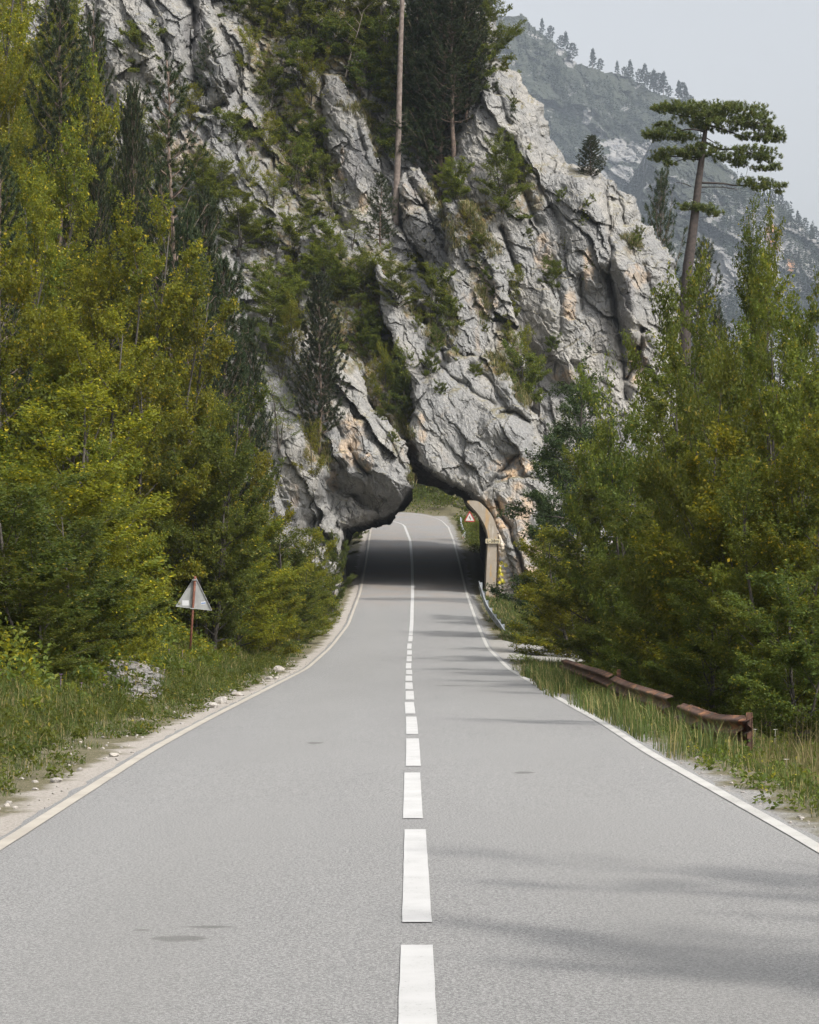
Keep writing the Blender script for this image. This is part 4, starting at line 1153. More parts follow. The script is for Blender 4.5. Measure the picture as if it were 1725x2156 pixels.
# the great dark pine over the ridge and the broadleaf tree at its right
h = on_cliff(925, 420)
plant('pineB', h.x, h.y, h.z - .5, zat(-130, h.y) - h.z, 2.5, 'great dense dark pine at the top, right of the bare trunk', 'tree', 'dark pines over the ridge')
h = on_cliff(985, 250)
plant('pineB', h.x, h.y, h.z - .5, zat(-110, h.y) - h.z, 1.7, 'dark pine behind the great dense one, nearer the skyline', 'tree', 'dark pines over the ridge')
h = on_cliff(900, 300)
plant('pineB', h.x, h.y, h.z - .5, zat(-140, h.y) - h.z, 2.2, 'dark pine at the top edge between the bare trunk and the great dense one', 'tree', 'dark pines over the ridge')
h = on_cliff(955, 330)
plant('pineA', h.x, h.y, h.z - .5, zat(-60, h.y) - h.z, 2.3, 'dark pine in front of the great dense one, lowest boughs over the gully', 'tree', 'dark pines over the ridge')
h = on_cliff(880, 330)
plant('pineC', h.x, h.y, h.z - .5, zat(-60, h.y) - h.z, 1.8, 'dark pine close to the right of the bare trunk', 'tree', 'dark pines over the ridge')
h = on_cliff(1030, 140)
plant('greenA', h.x, h.y + 1.5, h.z - .8, zat(-110, h.y) - h.z, 2.5, 'green broadleaf tree on the skyline at the top of the rock', 'tree')
h = on_cliff(1000, 190)
plant('bushA', h.x, h.y, h.z - .3, 2.6, 1.3, 'olive shrub at the foot of the skyline tree', 'shrub')

# ------------------------------------------------------------------ thickets, grass, stones
rng = np.random.default_rng(77)
def clump_mass(name, cent, rad, per, L, mat):
    """leaf clumps round many centres; one object"""
    n = len(cent) * per; idx = np.repeat(np.arange(len(cent)), per)
    v = nrm(rng.normal(size=(n, 3))); v[:, 2] = np.abs(v[:, 2]) * 1.1 - .15
    P = cent[idx] + v * (rad[idx] * rng.uniform(.35, 1.05, n) ** .7)[:, None]
    D = nrm(v * .6 + rng.normal(0, .5, (n, 3)) - [0, 0, .2]); N = nrm(np.array([0, 0, 1.]) + rng.normal(0, .55, (n, 3)))
    l = L * rng.uniform(.7, 1.3, n)
    V, F = leaves_mesh(P, D, N, l, l * .58)
    return tag(mesh_np(name, V, [F], mat), kind='stuff')
def bank_pts(n, side, d0, d1, y0, y1, p=1.0):
    Y = y0 + (y1 - y0) * rng.random(n) ** p
    d = d0 + (d1 - d0) * rng.random(n)
    if side < 0:            # leave the rubble slope bare
        q = (CX + (xl(Y) - d) / Y * FPX); bare = (Y > 41) & (Y < 52.5) & (q > 212) & (q < 338) & (rng.random(n) < .82)
        Y = np.where(bare, Y + 13, Y)
    X = xl(Y) - d if side < 0 else xr(Y) + d
    return X, Y, d
for nm, side, n, d0, d1, y0, y1, mat in (('undergrowth', -1, 1100, 2.0, 14, 30, 128, LY), ('undergrowth', -1, 1000, 1.9, 11, 33, 126, LG),
                                         ('undergrowth', 1, 900, 3.0, 13, 28, 126, LO), ('undergrowth', 1, 700, 3.6, 13, 24, 126, LG)):
    X, Y, d = bank_pts(n, side, d0, d1, y0, y1, .8)
    if side > 0:
        k_ = ~((Y > 74) & (Y < 97) & (d < 4.6)) & ~((Y > 100) & (d < 3.6)); X, Y, d = X[k_], Y[k_], d[k_]
    r = rng.uniform(.35, .95, len(X)) * np.clip((d - d0) / 2.2 + .3, .3, 1.25)
    Z = ground_z(X, Y) + r * .35
    clump_mass(nm, np.stack([X, Y, Z], -1), r, 150, .095, mat)
for side, n, d0, d1, mat in ((-1, 520, 3.6, 9, LY), (-1, 420, 3.4, 8, LG), (1, 420, 4.6, 10, LO), (1, 300, 4.6, 9, LG)):
    X, Y, d = bank_pts(n, side, d0, d1, 34, 126, .85)
    r = rng.uniform(.5, 1.0, len(X)); Z = ground_z(X, Y) + rng.uniform(.5, 2.3, len(X)) * np.clip((d - d0) / 1.5 + .3, .3, 1)
    clump_mass('undergrowth', np.stack([X, Y, Z], -1), r, 150, .095, mat)
# shrubs cover the slope beyond the bend
X = rng.uniform(-26, 12, 520); Y = rng.uniform(206.5, 226, 520)
clump_mass('undergrowth', np.stack([X, Y, ground_z(X, Y) + .5], -1), rng.uniform(.7, 1.5, 520), 90, .2, LG)
X = xl(150 + 0 * X[:60]) - rng.uniform(.9, 3, 60); Y = rng.uniform(161, 180, 60)
clump_mass('undergrowth', np.stack([X, Y, ground_z(X, Y) + .2], -1), rng.uniform(.3, .8, 60), 90, .12, LG)
Y = rng.uniform(155, 192, 240); X = xr(Y) + rng.uniform(.9, 5, 240)
clump_mass('undergrowth', np.stack([X, Y, ground_z(X, Y) + .1], -1), rng.uniform(.2, .6, 240), 90, .12, LG)

M_grass = leaf_mat('verge grass', (.085, .115, .025), (.060, .090, .022), (.26, .21, .09), .3, .7, .18, .6)
M_straw = leaf_mat('dry grass', (.26, .21, .11), (.19, .16, .07), (.34, .26, .12), .3, .9, 0, .7)
def blades(name, X, Y, Z, h, w, mat, lean=.35, bend=.5):
    n = len(X); B = np.stack([X, Y, Z], -1)
    az = rng.uniform(0, 6.283, n); ln = np.abs(rng.normal(0, lean, n))
    dh = np.stack([np.cos(az), np.sin(az), 0 * az], -1)
    S = np.stack([-np.sin(az + rng.normal(0, .8, n)), np.cos(az), 0 * az], -1); S = nrm(S) * (w / 2)[:, None]
    up = np.array([0, 0, 1.])
    m1 = B + up * (h * .55)[:, None] + dh * (h * ln * .35)[:, None]
    tip = B + up * (h * (1 - bend * ln * .5))[:, None] + dh * (h * ln)[:, None]
    V = np.stack([B - S, B + S, m1 + S * .8, m1 - S * .8, tip], 1).reshape(-1, 3)
    i = np.arange(n)[:, None] * 5
    return tag(mesh_np(name, V, [i + [[0, 1, 2, 3]], i + [[3, 2, 4]]], mat), kind='stuff')
def verge(side, n, d0, d1, y0, y1, hh, mat, wk=1.0, p=1.5, edge=.5, thr=-.9, name='grass'):
    X, Y, d = bank_pts(n, side, d0, d1, y0, y1, p)
    ns = fbm(X / .8, Y / .9, 201 + side, 3); big = fbm(X / 2.5, Y / 4, 220 + side, 2)
    k_ = (d > d0 + edge * (.5 + ns)) & (big + ns * .6 > thr)
    if side > 0: k_ &= ~((Y > 76) & (Y < 95) & (d < 3.6) & (d < .2 + 3.6 * np.sin(np.clip((Y - 77) / 17, 0, 1) * np.pi) ** .6))
    X, Y, d, ns = X[k_], Y[k_], d[k_], ns[k_]
    h = hh * rng.uniform(.35, 1.2, len(X)) * (.35 + .65 * sstep(d0, d0 + 1.8, d)) * (1 + .5 * ns)
    return blades(name, X, Y, ground_z(X, Y) - .02, h, np.maximum(.006, Y * .00022) * wk * rng.uniform(.7, 1.5, len(X)), mat)
verge(-1, 130000, .62, 4.6, 13, 130, .36, M_grass, edge=.8)
verge(-1, 11000, 1.1, 4.6, 13, 130, .5, M_straw, edge=1.0, thr=.1)
verge(1, 130000, .42, 4.6, 13, 130, .34, M_grass, edge=.55)
verge(1, 12000, .8, 4.6, 13, 110, .38, M_straw, edge=.6, thr=.0)
verge(1, 1500, 1.0, 2.6, 17.5, 32, 1.0, M_straw, wk=1.0, p=.9, edge=.3, thr=-.3)
verge(-1, 26000, .62, 4.6, 3, 13, .32, M_grass, edge=.8, p=1)
verge(1, 26000, .42, 5.5, 3, 13, .34, M_grass, edge=.55, p=1)
# tall grass hides most of the rusty barrier
Y = rng.uniform(27, 66, 6500); dd_ = rng.uniform(.45, 1.7, 6500)
Xr = np.interp(Y, [30.6, 33, 36.5, 42.5, 46.2, 57, 65], [4.06, 3.97, 3.94, 3.87, 3.76, 3.93, 3.97])
k_ = fbm(Y / 1.7, dd_, 333, 2) > .02; Y, Xr, dd_ = Y[k_], Xr[k_], dd_[k_]; X = Xr - dd_ * .75
blades('grass', X, Y, ground_z(X, Y) - .02, rng.uniform(.18, .55, len(X)), Y * .00026 * rng.uniform(.7, 1.4, len(X)), M_grass)
# low weeds with broad leaves creeping onto the gravel
for side, n, d0, d1, mat in ((-1, 420, .5, 2.2, LG), (1, 200, .4, 1.1, LG)):
    X, Y, d = bank_pts(n, side, d0, d1, 14, 80, 1.2)
    ns = fbm(X / .9, Y / 1.4, 260 + side, 2); k_ = ns > -.15; X, Y = X[k_], Y[k_]
    clump_mass('weeds', np.stack([X, Y, ground_z(X, Y) + .0], -1), rng.uniform(.06, .22, len(X)), 50, .05, mat)
for side, n, d0, mat in ((-1, 900, 1.1, LG), (-1, 500, 1.3, LO), (1, 600, .8, LG), (1, 350, .9, LO)):
    X, Y, d = bank_pts(n, side, d0, 3.6, 16, 126, .9)
    if side > 0:
        k_ = ~((Y > 74) & (Y < 97)) & ~((Y > 100) & (d < 1.6)); X, Y, d = X[k_], Y[k_], d[k_]
    r = rng.uniform(.10, .30, len(X)) * np.clip(d / 2, .5, 1.5)
    clump_mass('weeds', np.stack([X, Y, ground_z(X, Y) + .06], -1), r, 60, .06, mat)
# flowers
def flowers(n, d0, d1, y0, y1, col, nm, side=-1):
    X, Y, d = bank_pts(n, side, d0, d1, y0, y1)
    h = rng.uniform(.2, .45, n); Z = ground_z(X, Y)
    mbf = MB()
    for x, y, z, hh in zip(X, Y, Z, h):
        mbf.tube(np.array([[x, y, z], [x + .02, y, z + hh]]), .004, 3, False)
        for a in range(6):
            c, s = math.cos(a * 1.047), math.sin(a * 1.047)
            mbf.add([(x + .02, y, z + hh), (x + .02 + c * .022 - s * .01, y + s * .022 + c * .01, z + hh + .012), (x + .02 + c * .034, y + s * .034, z + hh + .008), (x + .02 + c * .022 + s * .01, y + s * .022 - c * .01, z + hh + .012)], [(0, 1, 2, 3)])
    return tag(mbf.build(nm, simple_mat(nm, col, .6, 0, .1)), kind='stuff')
flowers(34, 1.8, 4.2, 36, 78, (.75, .60, .02), 'yellow_flowers')
flowers(26, 1.8, 4.4, 34, 56, (.42, .26, .50), 'purple_flowers')
flowers(10, 1.2, 3, 19, 50, (.75, .72, .66), 'white_flowers', 1)

# straw coloured and green grass hanging on ledges of the rock
GP = []
for pl, n in (([(866, 645), (905, 690), (935, 722)], 70), ([(1030, 752), (1066, 782), (1096, 825), (1108, 850)], 80), ([(845, 885), (860, 930)], 30), ([(690, 940), (680, 985)], 40), ([(935, 610), (960, 700)], 50),
              ([(750, 190), (775, 260), (800, 330)], 40), ([(900, 400), (940, 470), (970, 520)], 50), ([(975, 420), (1010, 480), (1040, 540)], 70), ([(860, 1000), (866, 1018)], 14), ([(730, 220), (760, 240)], 20), ([(655, 880), (668, 930)], 30), ([(1310, 505), (1350, 520)], 20), ([(1010, 600), (1026, 680)], 30)):
    P = np.array(pl, float); s = np.linspace(0, len(P) - 1, n)
    for q in s:
        i = min(int(q), len(P) - 2); c = P[i] + (P[i + 1] - P[i]) * (q - i)
        h = on_cliff(c[0] + rng.normal(0, 7), c[1] + rng.normal(0, 6))
        if h is not None: GP.append(h[:])
GP = np.array(GP)
idx = np.repeat(np.arange(len(GP)), 34); n = len(idx)
C_ = GP[idx] + rng.normal(0, .12, (n, 3)) * [1, .5, .6]
half = n // 2; perm = rng.permutation(n)
for ks, mt in ((perm[:half], M_straw), (perm[half:], M_grass)):
    blades('ledge_grass', C_[ks, 0], C_[ks, 1] - .05, C_[ks, 2], rng.uniform(.15, .42, len(ks)), np.full(len(ks), .022), mt, .9, 1.0)

# stones
M_stone = rock_mat('pale stone', (.40, .37, .33), (.28, .265, .25), (.45, .36, .28), scale=4, moss=0, warm_amt=.3, bump=.5)
def stone_mesh(mbx, c, r, sd, sq=(1, 1, .7)):
    u = np.linspace(0, math.pi, 8); v = np.linspace(0, 2 * math.pi, 12, endpoint=False)
    U, Vv = np.meshgrid(u, v, indexing='ij')
    D = np.stack([np.sin(U) * np.cos(Vv), np.sin(U) * np.sin(Vv), np.cos(U)], -1)
    rs = np.random.default_rng(sd)
    R_ = np.full(U.shape, 1.)
    for k in range(11):                         # cut flat facets off a ball
        nn = nrm(rs.normal(size=3)); lim = rs.uniform(.62, .9); dp = (D * nn).sum(-1)
        R_ = np.minimum(R_, np.where(dp > 1e-3, lim / np.maximum(dp, 1e-3), 9))
    P = D * R_[..., None] * np.array(sq) * r + np.array(c)
    ii = np.arange(96).reshape(8, 12); j2 = np.roll(ii, -1, 1)
    F = np.stack([ii[:-1], ii[1:], j2[1:], j2[:-1]], -1).reshape(-1, 4)
    mbx.addnp(P.reshape(-1, 3), F)
SN = [(588, 1414, 68, .19, (1.2, 1, .75), 'largest white boulder, lying beside the road edge line on the left'), (522, 1402, 62, .13, (1, 1, .9), 'small white stone standing in the grass right of the sign'),
      (566, 1432, 60, .11, (1.2, 1, .8), 'pale stone in front of the largest white boulder'), (582, 1425, 60, .09, (1, 1, .8), 'small pale stone at the edge line by the largest boulder'),
      (466, 1474, 44, .17, (1.1, .9, .7), 'cluster-sized white stone by the left road edge below the sign'), (447, 1484, 42, .14, (1.3, .9, .6), 'flat pale stone left of the white stone by the road edge'),
      (500, 1462, 48, .13, (1.3, .9, .6), 'grey-white stone half sunk in the verge right of the white stone'), (485, 1452, 50, .12, (1.4, 1, .5), 'long flat stone in the verge behind the white stone'),
      (190, 1432, 38, .16, (1.2, 1, .6), 'pale stone low in the grass left of the stony patch'), (118, 1614, 24, .07, (1.3, 1, .6), 'small white stone on the gravel near the left edge'),
      (240, 1552, 28, .07, (1.2, 1, .6), 'small stone among weeds on the left gravel')]
for q, (px, py, Y, r, sq, lb) in enumerate(SN):
    x = (px - CX) / FPX * Y
    r *= .8; mbs = MB(); stone_mesh(mbs, (0, 0, 0), r, 300 + q, sq)
    o = mbs.build('stone', M_stone); o.location = (x, Y, gz(x, Y) + r * .3)
    tag(o, lb, 'stone', 'stones on the left verge')
mbs = MB()
for q in range(700):
    t_ = rng.random(); px = rng.uniform(195, 350); Y = rng.uniform(43, 53)
    px = 270 + (px - 270) * (1 - .3 * abs(Y - 48) / 4)
    x = (px - CX) / FPX * Y
    hgt = .18 * math.exp(-((px - 272) / 62) ** 4) * np.interp(Y, [44, 46.5, 52], [0, .6, 1.1])
    stone_mesh(mbs, (x, Y, gz(x, Y) + hgt + rng.normal(0, .03)), rng.uniform(.03, .12), 900 + q, (1.3, 1, .6))
tag(mbs.build('rubble', rock_mat('rubble stone', (.26, .24, .225), (.17, .165, .16), (.34, .28, .23), scale=4, moss=0, bump=.5)), kind='stuff')
mbs = MB()
for q in range(900):
    Y = 12 + 66 * rng.random() ** 1.4; side = -1 if rng.random() < .72 else 1
    side = -1 if rng.random() < .5 else 1; d = rng.uniform(.2, 1.5 if side < 0 else 1.0); x = float(xl(Y) - d if side < 0 else xr(Y) + d)
    stone_mesh(mbs, (x, Y, gz(x, Y) + .005), rng.uniform(.008, .028) * (1.3 if side < 0 else .8), 2000 + q)
tag(mbs.build('pebbles', M_stone), kind='stuff')

# ------------------------------------------------------------------ signs
M_galv = simple_mat('galvanised sheet', (.33, .335, .33), .6, .0, .2, 5)
M_rustp = simple_mat('rusty pole', (.16, .055, .03), .8, 0, .5, 12)
M_red = simple_mat('sign red', (.42, .03, .03), .5, 0, .1)
M_white = simple_mat('sign white', (.62, .62, .60), .5, 0, .08)
M_black = simple_mat('sign black', (.02, .02, .02), .5, 0, .1)
M_stick = simple_mat('white sticker', (.60, .61, .62), .5, 0, .06)
M_blue = simple_mat('blue print', (.10, .20, .45), .5, 0, .1)
M_rim = simple_mat('pale sign rim', (.42, .43, .43), .5, .2, .15)
Y = 62.
root = empty('warning_sign', W(401, 1400, Y)); bx, by, bz = root.location
tag(root, 'grey back of a triangular road sign with stickers on a leaning rusty pole', 'road sign')
rel = lambda px, py, dy=0.: (lambda q: (q[0] - bx, q[1] - by + dy, q[2] - bz))(W(px, py, Y))
mb = MB(); mb.tube(np.array([rel(398, 1412, -.06), rel(411.8, 1213, -.06)]), .030, 10); mb.build('pole', M_rustp, root, True)
def rounded_tri(a, b_, c, r=.03):
    out = []; P = [np.array(a), np.array(b_), np.array(c)]
    for i in range(3):
        p, q, s_ = P[i - 1], P[i], P[(i + 1) % 3]
        u = nrm(p - q) * r; v = nrm(s_ - q) * r
        out += [q + u, q + (u + v) * .32, q + v]
    return out
tri = rounded_tri(rel(411.5, 1212), rel(447.5, 1286), rel(369.5, 1277))
mb = MB(); mb.prism(tri, (0, .004, 0)); mb.build('plate', M_galv, root)
cen = sum(np.array(p) for p in tri) / len(tri)
mb = MB()
for i in range(len(tri)):
    a, b_ = tri[i], tri[(i + 1) % len(tri)]; a2, b2 = a + (cen - a) * .035, b_ + (cen - b_) * .035
    mb.prism([a, b_, b2, a2], (0, -.022, 0))
mb.build('rim', M_rim, root)
mb = MB()
for i in range(len(tri)):
    pass
fr = [p + np.array([0, .0065, 0]) for p in tri]; mb.prism(fr, (0, .002, 0)); mb.build('red_face', M_red, root)
mb = MB(); mb.prism([c + (p - c) * .72 for c, p in [(cen + np.array([0, .0095, 0]), q + np.array([0, .0095, 0])) for q in tri]], (0, .002, 0)); mb.build('white_face', M_white, root)
for (px, py, w_, h_) in ((410.5, 1221, .10, .022), (406.8, 1281, .11, .022)):
    mb = MB(); mb.box(rel(px, py, -.068), (w_, .07, h_)); mb.build('clamp', M_rim, root)
mb = MB(); mb.prism([rel(384, 1264, -.003), rel(398, 1264, -.003), rel(398, 1275, -.003), rel(384, 1275, -.003)], (0, .002, 0)); mb.build('sticker', M_stick, root)
mb = MB(); mb.prism([rel(423.5, 1267, -.003), rel(433.5, 1266, -.003), rel(433.5, 1272.5, -.003), rel(423.5, 1273, -.003)], (0, .002, 0)); sk = mb.build('sticker', M_stick, root)
mb = MB(); mb.prism([rel(424, 1269.6, -.006), rel(433, 1268, -.006), rel(433, 1270.4, -.006), rel(424, 1271.4, -.006)], (0, .002, 0)); mb.build('print', M_blue, sk)
mb = MB()
for (px, py) in ((402, 1234), (400, 1258), (424, 1252), (418, 1268), (392, 1281)):
    mb.box(rel(px, py, -.004), (.014, .006, .014))
mb.build('rivets', M_rim, root)

Y = 183.
root = empty('bend_sign', W(986.5, 1137, Y)); bx, by, bz = root.location
tag(root, 'red and white triangular sign with a double bend arrow beyond the tunnel', 'road sign')
mb = MB(); mb.tube(np.array([rel(986.3, 1150, .05), rel(989, 1082, .05)]), .035, 8); mb.build('pole', M_rustp, root, True)
tri = rounded_tri(rel(989.2, 1075.5), rel(1002.5, 1099), rel(976.5, 1098.5), .04); cen = sum(np.array(p) for p in tri) / len(tri)
mb = MB(); mb.prism(tri, (0, .01, 0)); mb.build('plate', M_red, root)
mb = MB(); mb.prism([cen + (p - cen) * .70 + np.array([0, -.005, 0]) for p in tri], (0, .003, 0)); mb.build('face', M_white, root)
mb = MB(); q = lambda x, z: (cen[0] + x, cen[1] - .010, cen[2] + z)
mb.prism([q(.035, -.15), q(.075, -.15), q(.075, .035), q(-.005, .035), q(-.005, .10), q(-.05, .10), q(-.05, -.02), q(.035, -.02)], (0, .003, 0))
mb.prism([q(-.075, .08), q(.02, .08), q(-.028, .165)], (0, .003, 0))
mb.build('arrow', M_black, root)

# ------------------------------------------------------------------ steel barriers
PROF = [(.085 * math.sin(2 * math.pi * z / .31) ** 2, z) for z in np.linspace(.155, -.155, 25)]
def wbeam(path, side, roll=None):
    """a corrugated steel rail along a path; side -1: faces -X"""
    P = np.array(path, float); T = nrm(np.gradient(P, axis=0)); out = nrm(np.cross(T, [0, 0, 1.])) * side
    prof = [(a + .0, z) for a, z in PROF] + [(a - .006, z) for a, z in PROF[::-1]]
    R_ = np.zeros(len(P)) if roll is None else np.array(roll)
    V = []
    for i in range(len(P)):
        c, s = math.cos(R_[i]), math.sin(R_[i])
        for a, z in prof:
            V.append(P[i] + out[i] * (a * c - z * s) + np.array([0, 0, 1.]) * (z * c + a * s))
    n = len(prof); m_ = MB(); ii = np.arange(len(P) * n).reshape(len(P), n); j2 = np.roll(ii, -1, 1)
    F = np.stack([ii[:-1], j2[:-1], j2[1:], ii[1:]], -1).reshape(-1, 4)
    m_.addnp(np.array(V), F)
    return m_
def smooth_path(pts, n):
    P = np.array(pts, float); s = np.linspace(0, len(P) - 1.0001, n); out = []
    for q in s:
        i = int(q); f = q - i; A, B, C, D = P[max(i - 1, 0)], P[i], P[i + 1], P[min(i + 2, len(P) - 1)]
        out.append(.5 * ((2 * B) + (-A + C) * f + (2 * A - 5 * B + 4 * C - D) * f * f + (-A + 3 * B - 3 * C + D) * f ** 3))
    return np.array(out)
M_zinc = simple_mat('zinc barrier steel', (.40, .43, .46), .45, .5, .3, 4)
M_rust = simple_mat('rusty barrier steel', (.135, .065, .038), .85, .1, .6, 7, (.070, .038, .030))
nt = M_rust.node_tree; t = NT(nt); b = nt.nodes['Principled BSDF']; c0 = b.inputs['Base Color'].links[0].from_socket
c = t.mix(t.rng(t.noise(t.mp(t.pos(), scale=(1, .5, 2)), 2.3, 6, .7), .52, .64), c0, (.34, .155, .07))
c = t.mix(t.rng(t.noise(t.mp(t.pos(), scale=(1, .6, 3), loc=(3, 1, 2)), 3.5, 5, .7), .56, .64, 0, .7), c, (.13, .125, .10))
nt.links.new(c, b.inputs['Base Color'])
# by the tunnel
pts = [W(1008, 1229, 128), W(1014, 1249, 123), W(1022, 1273, 116), W(1032, 1291, 111), W(1043, 1306, 106.5), W(1052, 1318, 103.5), W(1056.5, 1327, 102)]
pts[-1] = (pts[-1][0] + .1, pts[-1][1], pts[-1][2] - .12)
path = smooth_path(pts, 30)
root = empty('steel_barrier', tuple(path[0])); o0 = path[0]
tag(root, 'grey steel crash barrier bending down beside the right of the tunnel mouth', 'crash barrier')
m_ = wbeam(path - o0, -1, np.linspace(0, .12, 30)); m_.build('rail', M_zinc, root, True)
for i in range(1, 29, 4):
    mb = MB(); p = path[i] - o0; g0 = gz(path[i][0] + .1, path[i][1]) - o0[2]
    mb.box((p[0] + .12, p[1], (g0 - .2 + p[2] + .13) / 2), (.10, .06, max(.2, p[2] + .13 - g0 + .2))); mb.box((p[0] + .05, p[1], p[2]), (.08, .10, .2)); mb.build('post', M_zinc, root)
# beyond the tunnel
pts = [W(969, 1092, 184), W(970, 1102, 180), W(972.5, 1112, 176), W(977, 1122, 172), W(976, 1130, 168)]
path = smooth_path(pts, 14); o0 = path[0]
root = empty('steel_barrier', tuple(o0)); tag(root, 'short bluish steel barrier beyond the tunnel, left of the bend sign', 'crash barrier')
wbeam(path - o0, -1).build('rail', M_zinc, root, True)
for i in (1, 5, 9, 12):
    mb = MB(); p = path[i] - o0; g0 = gz(path[i][0] + .1, path[i][1]) - o0[2]
    mb.box((p[0] + .1, p[1], (g0 - .2 + p[2] + .1) / 2), (.1, .06, max(.2, p[2] + .1 - g0 + .2))); mb.build('post', M_zinc, root)
P0 = W(976.5, 1140, 167); g0 = gz(P0[0], P0[1])
root = empty('marker_post', (P0[0], P0[1], g0)); tag(root, 'white marker post with a red reflector at the end of the far barrier', 'marker post')
mb = MB(); hgt = zat(1126, 167) - g0; mb.box((0, 0, hgt / 2 - .1), (.22, .1, hgt + .2)); mb.build('post', M_white, root)
mb = MB(); mb.box((-.03, -.055, hgt - .22), (.06, .016, .22)); mb.build('reflector', M_red, root)
# the rusty one
pts = [W(1566, 1533, 30.6), W(1500, 1526, 33), W(1434, 1502, 36.5)]
A = smooth_path(pts, 12)
Bp = smooth_path([W(1412, 1486, 37.2), W(1392, 1478, 39.4), W(1345, 1462, 42.5), W(1318, 1452, 44.4), W(1294, 1440, 46.2)], 16)
Cp = smooth_path([W(1290, 1437, 46.6), W(1262, 1425, 51), W(1228, 1414, 57), W(1186, 1399, 65)], 14)
o0 = A[0].copy(); root = empty('rusty_barrier', tuple(o0))
tag(root, 'rusty bent crash barrier half buried in grass on the right verge', 'crash barrier')
def sub(path, roll): wbeam(path - o0, -1, roll).build('rail', M_rust, root, True)
sub(A, np.linspace(.12, .22, 12)); sub(Bp, np.linspace(.30, .0, 16)); sub(Cp, np.linspace(.1, .35, 14))
sub(A + np.array([.10, .02, -.02]), np.linspace(.12, .22, 12))
for (P, i, up) in ((A, 0, .06), (A, 9, 0.), (Bp, 6, .0), (Bp, 15, .14), (Cp, 8, 0)):
    mb = MB(); p = P[i] - o0; g0 = gz(P[i][0] + .14, P[i][1]) - o0[2]
    y_ = p[1] + .18; zt = p[2] + .12 + up
    mb.box((p[0] + .12, y_, (g0 - .2 + zt) / 2), (.015, .10, zt - g0 + .2)); mb.box((p[0] + .09, y_ - .045, (g0 - .2 + zt) / 2), (.06, .01, zt - g0 + .2)); mb.box((p[0] + .09, y_ + .045, (g0 - .2 + zt) / 2), (.06, .01, zt - g0 + .2))
    mb.build('post', M_rust, root)

# ------------------------------------------------------------------ masonry of the tunnel mouth
m, nt, b = newmat('stained concrete'); t = NT(nt); p = t.pos()
c = t.mix(t.noise(p, 4, 7, .75), (.42, .37, .30), (.20, .165, .13))
st = t.noise(t.mp(p, scale=(3, 3, .5)), 1.6, 5, .6)
c = t.mix(t.rng(st, .54, .62, 0, .65), c, (.42, .26, .10))
c = t.mix(t.rng(t.noise(t.mp(p, scale=(4, 4, .6), loc=(5, 2, 1)), 1.8, 5, .6), .6, .68, 0, .7), c, (.46, .42, .36))
nt.links.new(c, b.inputs['Base Color']); b.inputs['Roughness'].default_value = .9
nt.links.new(t.bump(t.noise(p, 12, 6, .7), .4, .02), b.inputs['Normal']); M_conc = m
m, nt, b = newmat('field stone masonry'); t = NT(nt); p = t.mp(t.pos(), loc=(.02, .3, .1))
d_ = t.vor(p, 2.9, 'DISTANCE_TO_EDGE'); vn = t.n('TexVoronoi'); t.put(vn.inputs['Vector'], p); vn.inputs['Scale'].default_value = 2.9
sx = t.n('SeparateXYZ'); nt.links.new(vn.outputs['Color'], sx.inputs[0])
st = t.mix(t.rng(sx.outputs[0], .15, .85), (.47, .40, .31), (.30, .28, .27))
st = t.mix(t.rng(sx.outputs[1], .7, .8, 0, .6), st, (.48, .33, .18))
st = t.mix(t.math('MULTIPLY', t.noise(p, 16, 5), .5), st, (.20, .17, .14))
nt.links.new(t.mix(t.rng(d_, .02, .07), (.27, .21, .15), st), b.inputs['Base Color']); b.inputs['Roughness'].default_value = .9
nt.links.new(t.bump(t.math('ADD', t.rng(d_, 0, .14), t.math('MULTIPLY', t.noise(p, 9, 4), .3)), .9, .12), b.inputs['Normal']); M_mas = m
Yp = 128.2
root = empty('tunnel_portal', W(1045, 1262, Yp)); bx, by, bz = root.location
Y = Yp
tag(root, 'tan concrete arch leg and rounded field-stone wall at the right of the tunnel mouth', 'portal wall')
inner = [(984, 1057), (1000, 1074), (1006, 1081), (1013, 1091), (1019, 1102), (1024, 1114), (1027.5, 1129), (1028.5, 1142)]
outer = [(985, 1054), (1006, 1055), (1021, 1067), (1033, 1081), (1041, 1096), (1046, 1111), (1048, 1127), (1048, 1142)]
mb = MB()
V = np.array([[rel(*a), rel(*b_), np.array(rel(*b_)) + [0, 2.6, 0], np.array(rel(*a)) + [0, 2.6, 0]] for a, b_ in zip(smooth_path(inner, 20).tolist(), smooth_path(outer, 20).tolist())]).reshape(-1, 3)
ii = np.arange(80).reshape(20, 4); j2 = np.roll(ii, -1, 1)
mb.addnp(V, np.stack([ii[:-1], ii[1:], j2[1:], j2[:-1]], -1).reshape(-1, 4)); mb.f[4] += [[0, 1, 2, 3], [79, 78, 77, 76]]
mb.build('arch', M_conc, root)
mb = MB(); mb.prism([rel(1027.6, 1142.5, -.04), rel(1046.4, 1142.5, -.04), rel(1045.6, 1200, -.04), rel(1043, 1275, -.04), rel(1022.5, 1275, -.04), rel(1024.5, 1200, -.04)], (0, 2.6, 0)); mb.build('pier', M_conc, root)
ms = [(1047.5, 1112), (1054, 1124), (1067, 1146), (1077, 1170), (1086, 1194), (1093, 1220), (1100, 1246), (1106, 1290), (1044, 1290), (1046.4, 1200)]
